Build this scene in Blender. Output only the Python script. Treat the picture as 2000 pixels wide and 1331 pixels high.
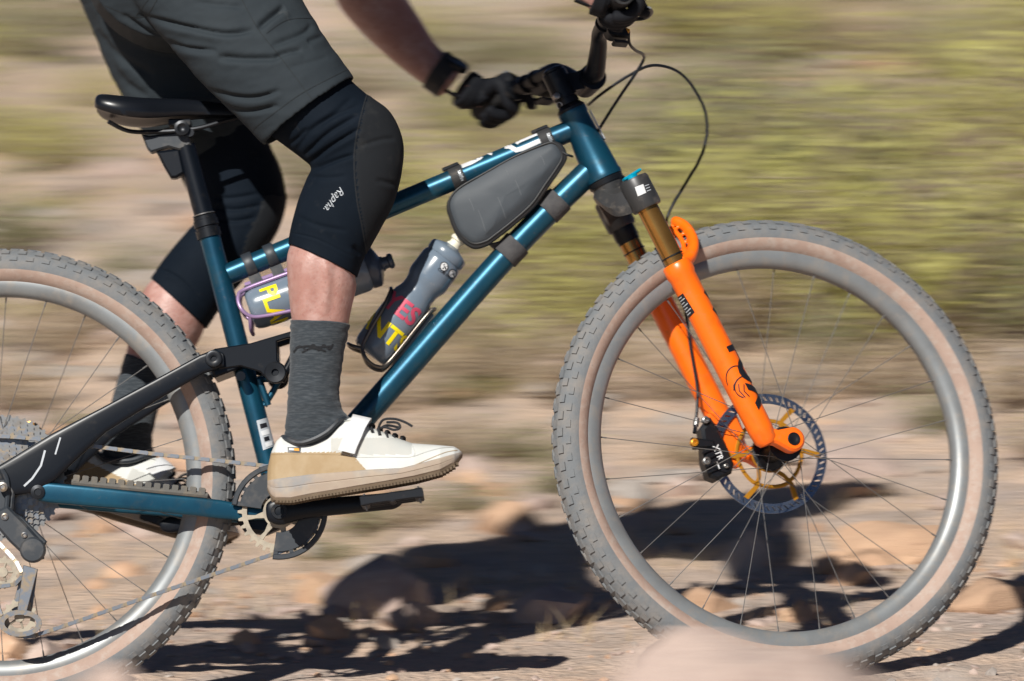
import bpy, bmesh, math, random
import numpy as np
from mathutils import Vector, Matrix
from mathutils.bvhtree import BVHTree

for o in list(bpy.data.objects):
    bpy.data.objects.remove(o, do_unlink=True)
random.seed(7)
rng = np.random.default_rng(7)
scene = bpy.context.scene
COL = scene.collection
rad = math.radians

# ------------------------------------------------------------------ camera
# The picture is measured in photo pixels (2000 x 1331). 1190 px = 1 m at the bike.
CAM_D, CAM_H, FPX = 8.4, 0.735, 10000.0
PITCH = math.atan(215 / FPX)
cam_data = bpy.data.cameras.new('camera')
cam = bpy.data.objects.new('camera', cam_data)
COL.objects.link(cam)
cam.location = (0, -CAM_D, CAM_H)
cam.rotation_euler = (math.pi / 2 - PITCH, 0, 0)
cam_data.sensor_width = 36
cam_data.lens = 36 * FPX / 2000
cam_data.clip_start = 0.1
cam_data.clip_end = 2000
cam_data.dof.use_dof = True
cam_data.dof.focus_distance = 8.36
cam_data.dof.aperture_fstop = 15.0
cam_data.dof.aperture_ratio = 0.05      # anamorphic lens
scene.camera = cam

# ------------------------------------------------------------------ sky, sun, exposure
SUN = np.array([0.395, 1.0, -0.82]); SUN /= np.linalg.norm(SUN)      # direction of travel
world = bpy.data.worlds.new('World')
scene.world = world
world.use_nodes = True
wn = world.node_tree
sky = wn.nodes.new('ShaderNodeTexSky')
sky.sky_type = 'NISHITA'
sky.sun_disc = False
sky.sun_elevation = math.asin(-SUN[2])
sky.sun_rotation = math.atan2(-SUN[0], -SUN[1])
sky.altitude, sky.air_density, sky.dust_density = 3000, 0.5, 0.0
bg = wn.nodes['Background']
bg.inputs['Strength'].default_value = 0.05
wn.links.new(sky.outputs[0], bg.inputs['Color'])
sun_data = bpy.data.lights.new('sun', 'SUN')
sun_data.energy = 4.9
sun_data.angle = rad(0.53)
sun_data.color = (1.0, 0.965, 0.905)
sun = bpy.data.objects.new('sun', sun_data)
COL.objects.link(sun)
sun.rotation_euler = Vector(SUN).to_track_quat('-Z', 'Y').to_euler()
sun.location = (-4, -8, 9)
scene.view_settings.view_transform = 'Standard'
scene.view_settings.look = 'None'
scene.view_settings.exposure = 0.15
scene.view_settings.gamma = 1.0
scene.view_settings.use_curve_mapping = False
scene.render.engine = 'CYCLES'
scene.render.resolution_x, scene.render.resolution_y = 1024, 681

# ------------------------------------------------------------------ measuring frames
V = lambda *a: np.array(a, float)
def norm(v):
    v = np.asarray(v, float); n = np.linalg.norm(v)
    return v / n if n > 1e-12 else v
CAMPOS = V(0, -CAM_D, CAM_H)
CP, SP = math.cos(PITCH), math.sin(PITCH)
def ray(px, py):
    u, w = (px - 1000) / FPX, (665.5 - py) / FPX
    return norm(V(u, CP + w * SP, -SP + w * CP))
def to_px(P):
    d = np.asarray(P, float) - CAMPOS
    dep = d[..., 1] * CP - d[..., 2] * SP
    up = d[..., 1] * SP + d[..., 2] * CP
    return 1000 + FPX * d[..., 0] / dep, 665.5 - FPX * up / dep
ROLL = rad(6.5)                                  # the bike leans away from the camera
RB = np.array([[1, 0, 0], [0, math.cos(ROLL), math.sin(ROLL)], [0, -math.sin(ROLL), math.cos(ROLL)]])
def b2w(p): return np.asarray(p, float) @ RB.T
CB, RAYB = RB.T @ CAMPOS, lambda px, py: RB.T @ ray(px, py)
def B(px, py, y=0.0):
    """pixel -> point in the bike's frame (x forward, y left, z up) on the plane y"""
    d = RAYB(px, py); t = (y - CB[1]) / d[1]
    return CB + t * d
# steering frame: origin at the foot of the head tube
H0, H1 = B(1182, 352), B(1117, 217)
SA = norm(H1 - H0)                               # up along the steerer
STEER = rad(18.5)
SF0 = norm(np.cross(V(0, 1, 0), SA))
SL = math.cos(STEER) * V(0, 1, 0) - math.sin(STEER) * SF0
SF = norm(np.cross(SL, SA))
if SF[0] < 0: SF = -SF
def S2B(f, l, a): return H0 + f * SF + l * SL + a * SA
def S(px, py, l=0.0):
    """pixel -> point in the bike's frame, on the plane at lateral l of the steered fork"""
    d = RAYB(px, py); t = ((H0 - CB) @ SL + l) / (d @ SL)
    return CB + t * d

# ------------------------------------------------------------------ materials
MATS = {}
def mat(name, col, rough=0.5, metal=0.0, noise=None, bump=None, spec=0.5, trans=0.0, sheen=0.0, coat=0.0, sss=0.0, dust=None, alpha=1.0):
    """noise=(scale, colour2, contrast, stretch) mixes a second colour; bump=(scale, strength, dist)"""
    if name in MATS: return MATS[name]
    m = bpy.data.materials.new(name); m.use_nodes = True
    nt = m.node_tree; b = nt.nodes['Principled BSDF']; L = nt.links.new
    b.inputs['Base Color'].default_value = (*col, 1)
    b.inputs['Roughness'].default_value = rough
    b.inputs['Metallic'].default_value = metal
    b.inputs['Specular IOR Level'].default_value = spec
    b.inputs['Transmission Weight'].default_value = trans
    b.inputs['Sheen Weight'].default_value = sheen
    b.inputs['Coat Weight'].default_value = coat
    if sss:
        b.inputs['Subsurface Weight'].default_value = sss
        b.inputs['Subsurface Radius'].default_value = (0.012, 0.005, 0.003)
        b.inputs['Subsurface Scale'].default_value = 0.6
    tc = nt.nodes.new('ShaderNodeTexCoord')
    prev = None
    def layer(spec4, prev):
        sc, c2, lo, hi, st = spec4
        mp = nt.nodes.new('ShaderNodeMapping'); mp.inputs['Scale'].default_value = st
        L(tc.outputs['Object'], mp.inputs['Vector'])
        n = nt.nodes.new('ShaderNodeTexNoise'); n.inputs['Scale'].default_value = sc
        n.inputs['Detail'].default_value = 6; n.inputs['Roughness'].default_value = 0.62
        L(mp.outputs[0], n.inputs['Vector'])
        r = nt.nodes.new('ShaderNodeMapRange'); r.inputs[1].default_value = lo; r.inputs[2].default_value = hi
        L(n.outputs['Fac'], r.inputs[0])
        x = nt.nodes.new('ShaderNodeMix'); x.data_type = 'RGBA'
        if prev is None: x.inputs[6].default_value = (*col, 1)
        else: L(prev, x.inputs[6])
        x.inputs[7].default_value = (*c2, 1)
        L(r.outputs[0], x.inputs[0])
        return x.outputs[2]
    for s in (noise or []):
        prev = layer(s if len(s) == 5 else (*s, (1, 1, 1)), prev)
    if prev is not None: L(prev, b.inputs['Base Color'])
    if bump:
        sc, strength, dist = bump[:3]
        mp = nt.nodes.new('ShaderNodeMapping'); mp.inputs['Scale'].default_value = bump[3] if len(bump) > 3 else (1, 1, 1)
        L(tc.outputs['Object'], mp.inputs['Vector'])
        n = nt.nodes.new('ShaderNodeTexNoise'); n.inputs['Scale'].default_value = sc; n.inputs['Detail'].default_value = 5
        L(mp.outputs[0], n.inputs['Vector'])
        bp = nt.nodes.new('ShaderNodeBump'); bp.inputs['Strength'].default_value = strength; bp.inputs['Distance'].default_value = dist
        L(n.outputs['Fac'], bp.inputs['Height']); L(bp.outputs[0], b.inputs['Normal'])
    MATS[name] = m
    return m
DUST = (0.30, 0.22, 0.15)
TEAL = mat('teal_paint', (0.009, 0.082, 0.138), 0.35, 0.55, [(14, (0.006, 0.055, 0.10), 0.4, 0.7), (26, (0.045, 0.075, 0.088), 0.56, 0.8), (70, (0.12, 0.125, 0.125), 0.62, 0.85)], (180, 0.06, 0.001), coat=0.15)
BLKP = mat('black_paint', (0.004, 0.006, 0.010), 0.34, 0.0, [(40, (0.03, 0.027, 0.025), 0.6, 0.85)], (120, 0.05, 0.001), spec=0.3)
BLKM = mat('black_metal', (0.014, 0.016, 0.02), 0.38, 0.5, [(60, (0.09, 0.075, 0.06), 0.58, 0.85)])
RUB = mat('black_rubber', (0.022, 0.022, 0.023), 0.7, 0, [(45, (0.11, 0.09, 0.07), 0.55, 0.85)], (200, 0.2, 0.002))
GREYR = mat('grey_rubber', (0.11, 0.105, 0.095), 0.8, 0, [(40, (0.2, 0.165, 0.12), 0.5, 0.75)], (200, 0.2, 0.002))
ORANGE = mat('orange_paint', (1.0, 0.16, 0.004), 0.33, 0, [(30, (0.93, 0.13, 0.004), 0.5, 0.7), (55, (0.55, 0.17, 0.05), 0.6, 0.85), (200, (0.7, 0.3, 0.12), 0.66, 0.85), (6, (0.9, 0.17, 0.02), 0.55, 0.75)], (160, 0.05, 0.001), coat=0.2)
GOLD = mat('gold_stanchion', (0.50, 0.25, 0.065), 0.2, 0.85, [(20, (0.42, 0.2, 0.05), 0.4, 0.7)])
CROWN = mat('grey_crown', (0.055, 0.055, 0.056), 0.42, 0.4, [(30, (0.22, 0.19, 0.16), 0.55, 0.8)])
CYAN = mat('cyan_anodised', (0.0, 0.42, 0.62), 0.3, 0.4)
TREAD = mat('dusty_tread', (0.15, 0.16, 0.168), 0.8, 0, [(35, (0.21, 0.195, 0.18), 0.42, 0.7)], (150, 0.3, 0.003))
TANW = mat('tan_sidewall', (0.40, 0.29, 0.235), 0.8, 0, [(14, (0.33, 0.23, 0.185), 0.4, 0.7), (60, (0.43, 0.36, 0.31), 0.48, 0.75), (140, (0.2, 0.16, 0.14), 0.6, 0.85)], (120, 0.2, 0.002))
RIM = mat('grey_rim', (0.25, 0.265, 0.27), 0.42, 0.35, [(12, (0.20, 0.205, 0.205), 0.4, 0.7), (40, (0.31, 0.28, 0.245), 0.5, 0.78)])
SPOKE = mat('dark_spoke', (0.15, 0.145, 0.14), 0.5, 0.4)
STEEL = mat('steel', (0.27, 0.27, 0.265), 0.36, 0.8, [(50, (0.25, 0.2, 0.15), 0.48, 0.75)])
CHAINM = mat('dusty_chain', (0.2, 0.22, 0.25), 0.4, 0.75, [(80, (0.33, 0.26, 0.18), 0.45, 0.65)])
BRASS = mat('dusty_inner_link', (0.26, 0.21, 0.145), 0.5, 0.5)
RINGM = mat('dusty_chainring', (0.40, 0.35, 0.27), 0.6, 0.3, [(40, (0.25, 0.22, 0.18), 0.45, 0.7)])
ROTOR = mat('rotor_steel', (0.20, 0.26, 0.36), 0.25, 0.9, [(40, (0.34, 0.37, 0.42), 0.45, 0.7)])
SPIDER = mat('orange_anodised', (0.62, 0.27, 0.02), 0.35, 0.5)
DGREY = mat('dark_grey_plastic', (0.024, 0.030, 0.038), 0.48, 0, [(30, (0.10, 0.092, 0.084), 0.52, 0.8)], (150, 0.08, 0.001))
WHITE = mat('white_print', (0.66, 0.67, 0.68), 0.5, 0, [(30, (0.52, 0.5, 0.47), 0.5, 0.75)])
BLACKPR = mat('black_print', (0.012, 0.012, 0.016), 0.45)
REDPR = mat('red_print', (0.55, 0.06, 0.12), 0.5)
YELPR = mat('yellow_print', (0.90, 0.72, 0.0), 0.45)
SILV = mat('silver_print', (0.5, 0.53, 0.56), 0.4, 0.2)
PURPLE = mat('purple_anodised', (0.36, 0.24, 0.42), 0.33, 0.35)
BRONZE = mat('dark_bronze_wire', (0.16, 0.14, 0.12), 0.3, 0.85)
BOTTLE = mat('smoky_bottle', (0.17, 0.21, 0.255), 0.24, 0.0, [(9, (0.12, 0.165, 0.22), 0.4, 0.7), (50, (0.26, 0.27, 0.28), 0.62, 0.8)], sss=0.0, coat=0.2)
BOTDARK = mat('dark_bottle', (0.055, 0.075, 0.11), 0.3, 0.0)
NOZZ = mat('cream_nozzle', (0.72, 0.68, 0.55), 0.5)
BAG = mat('bag_fabric', (0.042, 0.052, 0.062), 0.62, 0, [(7, (0.058, 0.068, 0.079), 0.4, 0.7), (3, (0.085, 0.087, 0.09), 0.6, 0.8), (60, (0.10, 0.095, 0.09), 0.66, 0.85)], (600, 0.10, 0.001))
BAGEDGE = mat('bag_gusset', (0.018, 0.019, 0.021), 0.55, 0, [(30, (0.05, 0.045, 0.04), 0.55, 0.8)])
FELT = mat('hook_and_loop', (0.058, 0.057, 0.06), 0.95, 0, [(60, (0.085, 0.082, 0.082), 0.4, 0.7)], (500, 0.5, 0.002))
SHORTS = mat('grey_shorts', (0.021, 0.028, 0.034), 0.82, 0, [(5, (0.028, 0.036, 0.042), 0.4, 0.7), (18, (0.07, 0.074, 0.076), 0.66, 0.85)], (900, 0.12, 0.0006), spec=0.25)
WARM = mat('navy_knee_warmer', (0.003, 0.0065, 0.012), 0.8, 0, [(8, (0.006, 0.0105, 0.018), 0.4, 0.7), (40, (0.02, 0.022, 0.026), 0.62, 0.85)], (1200, 0.15, 0.0005), spec=0.12)
PAD = mat('ribbed_knee_panel', (0.013, 0.015, 0.018), 0.92, 0, [(20, (0.03, 0.031, 0.032), 0.55, 0.8)], (1500, 0.35, 0.0008), spec=0.2)
SKIN = mat('skin', (0.43, 0.235, 0.195), 0.46, 0, [(9, (0.37, 0.18, 0.145), 0.42, 0.66), (26, (0.50, 0.315, 0.275), 0.45, 0.68), (90, (0.36, 0.165, 0.135), 0.5, 0.76), (420, (0.16, 0.085, 0.06), 0.6, 0.78, (1, 1, .22))], (220, 0.35, 0.0016), sss=0.08)
SOCK = mat('heather_sock', (0.028, 0.036, 0.044), 0.95, 0, [(70, (0.062, 0.073, 0.083), 0.44, 0.66, (1, 1, 6))], (260, 0.5, 0.0015, (1, 1, 5)), sheen=0.15)
SOCKB = mat('black_sock_print', (0.014, 0.015, 0.018), 0.95)
SHOEW = mat('white_shoe', (0.60, 0.61, 0.585), 0.62, 0, [(9, (0.53, 0.515, 0.46), 0.45, 0.75), (45, (0.5, 0.44, 0.34), 0.66, 0.85)], (300, 0.08, 0.0008))
SHOEG = mat('pale_grey_shoe', (0.45, 0.46, 0.435), 0.7, 0, [(14, (0.5, 0.485, 0.44), 0.45, 0.75)], (500, 0.15, 0.0008))
SHOET = mat('tan_shoe', (0.35, 0.245, 0.13), 0.75, 0, [(16, (0.42, 0.32, 0.2), 0.45, 0.7)], (400, 0.1, 0.0008))
SOLE = mat('dusty_sole', (0.36, 0.285, 0.22), 0.8, 0, [(14, (0.25, 0.255, 0.26), 0.48, 0.68), (50, (0.41, 0.345, 0.265), 0.5, 0.8)], (300, 0.12, 0.001))
SOLEB = mat('brown_outsole', (0.15, 0.108, 0.07), 0.85, 0, [(40, (0.2, 0.15, 0.1), 0.5, 0.8)])
LACE = mat('dark_lace', (0.02, 0.021, 0.024), 0.9)
GLOVE = mat('black_glove', (0.006, 0.007, 0.010), 0.75, 0, [(14, (0.014, 0.015, 0.018), 0.45, 0.7)], (400, 0.25, 0.001), spec=0.2)
GLOVEG = mat('grey_glove_patch', (0.16, 0.17, 0.18), 0.7)
JERSEY = mat('dark_jersey', (0.05, 0.055, 0.065), 0.85)
HELM = mat('helmet_shell', (0.06, 0.07, 0.08), 0.4)
GRIP = mat('rubber_grip', (0.016, 0.016, 0.017), 0.85, bump=(300, 0.4, 0.002))

# ------------------------------------------------------------------ mesh helpers
def catmull(P, n=8, closed=False):
    P = np.asarray(P, float); m = len(P)
    idx = lambda i: P[i % m] if closed else P[min(max(i, 0), m - 1)]
    out = []
    for i in range(m if closed else m - 1):
        p0, p1, p2, p3 = idx(i - 1), idx(i), idx(i + 1), idx(i + 2)
        for k in range(n):
            t = k / n
            out.append(0.5 * (2 * p1 + (p2 - p0) * t + (2 * p0 - 5 * p1 + 4 * p2 - p3) * t * t + (3 * p1 - p0 - 3 * p2 + p3) * t ** 3))
    if not closed: out.append(P[-1])
    return np.array(out)
class MB:
    def __init__(s): s.v, s.f, s.m, s.n = [], [], [], 0
    def add(s, v, f, mi=0):
        v = np.asarray(v, float).reshape(-1, 3)
        s.v.append(v)
        for q in f: s.f.append([i + s.n for i in q]); s.m.append(mi)
        s.n += len(v); return s
    def loft(s, rings, cap=True, closed=False, mi=0, wrap=True):
        rings = np.asarray(rings, float); R, n = rings.shape[:2]
        f = []
        for i in range(R if closed else R - 1):
            a, b = i * n, ((i + 1) % R) * n
            for j in range(n if wrap else n - 1):
                k = (j + 1) % n
                f.append((a + j, a + k, b + k, b + j))
        if cap and not closed:
            f.append(tuple(range(n - 1, -1, -1))); f.append(tuple((R - 1) * n + j for j in range(n)))
        return s.add(rings.reshape(-1, 3), f, mi)
    def tube(s, P, r, n=12, cap=True, closed=False, mi=0, flat=1.0, up=None):
        P = np.asarray(P, float); m = len(P)
        r = np.full(m, r, float) if np.isscalar(r) else np.asarray(r, float)
        T = np.array([norm((P[(i + 1) % m] if closed else P[min(i + 1, m - 1)]) - (P[i - 1] if closed else P[max(i - 1, 0)])) for i in range(m)])
        a = V(*up) if up is not None else (V(0, 1, 0) if abs(T[0] @ V(0, 1, 0)) < 0.9 else V(1, 0, 0))
        u = norm(a - T[0] * (a @ T[0]))
        ang = np.linspace(0, 2 * math.pi, n, endpoint=False)
        rings = []
        for i in range(m):
            u = norm(u - T[i] * (u @ T[i])); w = np.cross(T[i], u)
            rings.append(P[i] + r[i] * (np.outer(np.cos(ang), u) * flat + np.outer(np.sin(ang), w)))
        return s.loft(rings, cap, closed, mi)
    def lathe(s, o, ax, prof, n=32, closed=False, mi=0, cap=True):
        ax = norm(ax); a = V(0, 1, 0) if abs(ax[1]) < 0.9 else V(1, 0, 0)
        u = norm(a - ax * (a @ ax)); w = np.cross(ax, u)
        ang = np.linspace(0, 2 * math.pi, n, endpoint=False)
        c = np.outer(np.cos(ang), u) + np.outer(np.sin(ang), w)
        return s.loft([o + ax * t + c * max(r, 1e-5) for t, r in prof], cap and not closed, closed, mi)
    def prism(s, poly, vec, bev=0.0, mi=0):
        """planar polygon (3-d points) thickened by +-vec, with bevelled rims"""
        P = np.asarray(poly, float); t = np.linalg.norm(vec); d = norm(vec)
        m = len(P); c = P.mean(0)
        area = np.zeros(3)
        for i in range(m): area += np.cross(P[i] - c, P[(i + 1) % m] - c)
        nz = norm(area)
        ins = []
        for i in range(m):
            e1, e2 = norm(P[i] - P[i - 1]), norm(P[(i + 1) % m] - P[i])
            n1, n2 = np.cross(nz, e1), np.cross(nz, e2)
            k = n1 + n2; k = k / max(1e-6, (k @ k)) * 2 if k @ k > 0.5 else norm(k)
            ins.append(P[i] + k * bev)
        ins = np.array(ins)
        rings = [ins - d * t, P - d * (t - bev), P + d * (t - bev), ins + d * t] if bev else [P - d * t, P + d * t]
        if nz @ d < 0: rings = rings[::-1]
        return s.loft(rings, True, False, mi)
    def box(s, c, ax, h, bev=0.0, mi=0):
        ax = [norm(a) for a in ax]
        P = [c + ax[0] * h[0] * i + ax[1] * h[1] * j for i, j in ((-1, -1), (1, -1), (1, 1), (-1, 1))]
        return s.prism(P, ax[2] * h[2], bev, mi)
    def V(s): return np.concatenate(s.v)
def link_mesh(name, verts, faces, mats, parent=None, mids=None, smooth=True, angle=38, stuff=False, loc=None):
    me = bpy.data.meshes.new(name)
    me.from_pydata(np.asarray(verts).tolist(), [], faces)
    for m in (mats if isinstance(mats, (list, tuple)) else [mats]): me.materials.append(m)
    if mids is not None: me.polygons.foreach_set('material_index', mids)
    bm = bmesh.new(); bm.from_mesh(me); bmesh.ops.recalc_face_normals(bm, faces=bm.faces); bm.to_mesh(me); bm.free()
    if smooth:
        me.shade_smooth()
        if angle: me.set_sharp_from_angle(angle=rad(angle))
    o = bpy.data.objects.new(name, me); COL.objects.link(o)
    if parent is not None:
        o.parent = parent
        base = parent
        if 'anchor' in BASE.get(parent.name, {}): o.location = -Vector(BASE[parent.name]['anchor'])
    if stuff: o['kind'] = 'stuff'
    return o
BASE = {}
def build(name, mb, mats, parent=None, **k):
    return link_mesh(name, mb.V(), mb.f, mats, parent, mb.m, **k)
def thing(name, label, cat, anchor=(0, 0, 0), group=None, lean=True):
    """Empty at a thing's base; its parts are built in the leaning bike's frame"""
    o = bpy.data.objects.new(name, None); COL.objects.link(o)
    o.empty_display_size = 0.1
    a = V(*anchor)
    if lean: o.rotation_euler = (-ROLL, 0, 0); o.location = b2w(a)
    else: o.location = a
    BASE[o.name] = {'anchor': tuple(a)}
    o['label'], o['category'] = label, cat
    if group: o['group'] = group
    return o
def remesh(mb, voxel, smooth_it=2):
    """one continuous surface from overlapping closed pieces"""
    me = bpy.data.meshes.new('tmp'); me.from_pydata(mb.V().tolist(), [], mb.f)
    bm = bmesh.new(); bm.from_mesh(me); bmesh.ops.recalc_face_normals(bm, faces=bm.faces); bm.to_mesh(me); bm.free()
    o = bpy.data.objects.new('tmp', me); COL.objects.link(o)
    md = o.modifiers.new('r', 'REMESH'); md.mode = 'VOXEL'; md.voxel_size = voxel
    if smooth_it:
        sm = o.modifiers.new('s', 'SMOOTH'); sm.iterations = smooth_it; sm.factor = 0.5
    dg = bpy.context.evaluated_depsgraph_get(); ev = o.evaluated_get(dg); em = ev.to_mesh()
    n = len(em.vertices); v = np.empty(n * 3); em.vertices.foreach_get('co', v); v = v.reshape(-1, 3)
    nr = np.empty(n * 3); em.vertices.foreach_get('normal', nr); nr = nr.reshape(-1, 3)
    f = [list(p.vertices) for p in em.polygons]
    ev.to_mesh_clear(); bpy.data.objects.remove(o, do_unlink=True); bpy.data.meshes.remove(me)
    return v, nr, f
def vnormals(v, f):
    me = bpy.data.meshes.new('tmp'); me.from_pydata(np.asarray(v).tolist(), [], f)
    nr = np.empty(len(v) * 3); me.vertices.foreach_get('normal', nr); bpy.data.meshes.remove(me)
    return nr.reshape(-1, 3)
# ---- flat print: shapes measured in pixels, laid on the real surface
def text2d(txt, bold=0.0, shear=0.0):
    c = bpy.data.curves.new('t', 'FONT'); c.body = txt; c.size = 1.0; c.offset = bold; c.shear = shear; c.resolution_u = 4
    o = bpy.data.objects.new('t', c); COL.objects.link(o)
    dg = bpy.context.evaluated_depsgraph_get(); em = o.evaluated_get(dg).to_mesh()
    v = np.array([x.co[:2] for x in em.vertices]); f = [list(p.vertices) for p in em.polygons]
    bpy.data.objects.remove(o, do_unlink=True)
    return v, f
def refine(v, f, maxlen):
    bm = bmesh.new()
    vs = [bm.verts.new((x, y, 0)) for x, y in v]
    for q in f:
        try: bm.faces.new([vs[i] for i in q])
        except ValueError: pass
    bmesh.ops.triangulate(bm, faces=bm.faces)
    for _ in range(5):
        e = [x for x in bm.edges if x.calc_length() > maxlen]
        if not e: break
        bmesh.ops.subdivide_edges(bm, edges=e, cuts=1); bmesh.ops.triangulate(bm, faces=bm.faces)
    bm.verts.index_update()
    r = np.array([x.co[:2] for x in bm.verts]), [[x.index for x in q.verts] for q in bm.faces]
    bm.free(); return r
def stroke2d(polys, w):
    """flat strokes of width w along 2-d polylines"""
    vs, fs = [], []
    for P in polys:
        P = np.asarray(P, float); m = len(P); n0 = len(vs)
        for i in range(m):
            t = P[min(i + 1, m - 1)] - P[max(i - 1, 0)]; t = t / max(np.linalg.norm(t), 1e-9); nrm = np.array([-t[1], t[0]])
            vs += [P[i] + nrm * w / 2, P[i] - nrm * w / 2]
        for i in range(m - 1): fs.append([n0 + 2 * i, n0 + 2 * i + 1, n0 + 2 * i + 3, n0 + 2 * i + 2])
    return np.array(vs), fs
def decal(name, target, v2, f2, material, parent, lift=0.0007, maxlen=4.0):
    """lay a pixel-measured 2-d mesh on a target (verts, faces) in the bike's frame"""
    v2, f2 = refine(v2, f2, maxlen)
    tv, tf = target
    bvh = BVHTree.FromPolygons([Vector(p) for p in tv], tf)
    o = Vector(CB); pts, ok = [], []
    for x, y in v2:
        d = Vector(RAYB(x, y)); h, n, i, t = bvh.ray_cast(o, d)
        if h is None: pts.append((0, 0, 0)); ok.append(False)
        else:
            if n.dot(d) > 0: n = -n
            pts.append(h + n * lift); ok.append(True)
    f3 = [q for q in f2 if all(ok[i] for i in q) and max((pts[q[0]] - pts[q[1]]).length, (pts[q[1]] - pts[q[2]]).length) < 0.03]
    if not f3: return None
    used = sorted({i for q in f3 for i in q}); mp = {a: b for b, a in enumerate(used)}
    return link_mesh(name, [tuple(pts[i]) for i in used], [[mp[i] for i in q] for q in f3], material, parent, angle=None)
def wrapped(name, v2, f2, fn, material, parent, maxlen):
    v2, f2 = refine(v2, f2, maxlen)
    return link_mesh(name, [fn(x, y) for x, y in v2], f2, material, parent, angle=None)
def fbm(x, y, seed=0, octv=4, gain=0.5):
    x, y = np.asarray(x, float), np.asarray(y, float); tot = np.zeros_like(x); amp = 1.0; fr = 1.0
    for k in range(octv):
        xi, yi = np.floor(x * fr).astype(np.int64), np.floor(y * fr).astype(np.int64)
        fx, fy = x * fr - xi, y * fr - yi; fx, fy = fx * fx * (3 - 2 * fx), fy * fy * (3 - 2 * fy)
        def h(i, j):
            n = (i * 374761393 + j * 668265263 + (seed + k * 17) * 974634777) & 0x7fffffff
            n = ((n ^ (n >> 13)) * 1274126177) & 0x7fffffff
            return ((n ^ (n >> 16)) & 0xffff) / 65535.0 * 2 - 1
        tot += amp * ((h(xi, yi) * (1 - fx) + h(xi + 1, yi) * fx) * (1 - fy) + (h(xi, yi + 1) * (1 - fx) + h(xi + 1, yi + 1) * fx) * fy)
        amp *= gain; fr *= 2
    return tot
# ------------------------------------------------------------------ ground
R_TYRE = 0.388
R_REAR = 0.379
RW, FW = B(9, 935), S(1518, 877, 0.0)
def contact(c, nrm, R):
    n = RB @ norm(nrm); d = V(0, 0, -1) - n * (-n[2])
    return b2w(c) + norm(d) * R
C_R, C_F = contact(RW, V(0, 1, 0), R_REAR), contact(FW, SL, R_TYRE)
def base_h(x, y):
    x, y = np.asarray(x, float), np.asarray(y, float)
    sl = (C_F[2] - C_R[2]) / (C_F[0] - C_R[0])
    h = C_F[2] + sl * np.clip(x - C_F[0], -3, 2.2)
    yy = y - 0.1
    up = np.where(yy > 0, 0.085 * yy + 0.07 * np.maximum(yy - 1.4, 0), 0.05 * yy)
    up = np.where(yy > 60, 0.155 * 60 - 0.098 + 0.02 * (yy - 60), up)
    h = h + up
    far = np.clip((yy - 0.7) / 4, 0, 1)
    h = h + 0.010 * fbm(x * 3.1, y * 3.1, 3) * (0.5 + far) + 0.004 * fbm(x * 14, y * 14, 5, 3)
    h = h + far * 0.16 * fbm(x * 0.45 + 3, y * 0.45, 11, 3) + np.clip((yy - 25) / 60, 0, 1) * 5.0 * fbm(x * 0.03, y * 0.03, 21, 3)
    return h
_dl = [(c, c[2] + 0.006 - float(base_h(c[0], c[1]))) for c in (C_R, C_F)]
def ground_h(x, y):
    h = base_h(x, y)
    for c, d in _dl:
        h = h + d * np.exp(-((np.asarray(x) - c[0]) ** 2 + (np.asarray(y) - c[1]) ** 2) / 0.05)
    return h
def hit_ground(px, py):
    d = ray(px, py); t = np.concatenate([np.arange(7.0, 16, 0.01), np.arange(16, 40, 0.04)])
    P = CAMPOS + np.outer(t, d); below = P[:, 2] < ground_h(P[:, 0], P[:, 1])
    return P[int(np.argmax(below))] if below.any() else P[-1]
def grow(a, b, step, end, k=1.09):
    mid = list(np.arange(a, b + 1e-9, step)); out = []; s, x = step, b
    while x < end: s *= k; x += s; out.append(x)
    return mid, out
xm, xo = grow(-1.6, 1.6, 0.02, 320)
ym, yo = grow(-1.0, 2.4, 0.02, 420)
ylow, s_ = [], 0.02
while (ylow[-1] if ylow else -1.0) > -40: s_ *= 1.12; ylow.append((ylow[-1] if ylow else -1.0) - s_)
XS = np.array([-x for x in xo[::-1]] + xm + xo); YS = np.array(ylow[::-1] + ym + yo)
GX, GY = np.meshgrid(XS, YS); GZ = ground_h(GX, GY)
nx, ny = len(XS), len(YS)
gf = [(j * nx + i, j * nx + i + 1, (j + 1) * nx + i + 1, (j + 1) * nx + i) for j in range(ny - 1) for i in range(nx - 1)]
SOIL = mat('desert_soil', (0.51, 0.385, 0.295), 0.95, 0, [(1.3, (0.41, 0.33, 0.285), 0.4, 0.6), (5, (0.60, 0.43, 0.31), 0.45, 0.65), (14, (0.33, 0.265, 0.22), 0.5, 0.7), (45, (0.36, 0.29, 0.235), 0.52, 0.75)], (55, 0.7, 0.02))
g = link_mesh('ground', np.stack([GX, GY, GZ], -1).reshape(-1, 3), gf, SOIL, angle=None)
g['kind'] = 'structure'
g['label'] = 'dry pinkish tan dirt trail rising into a gravelly desert hillside'

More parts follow.
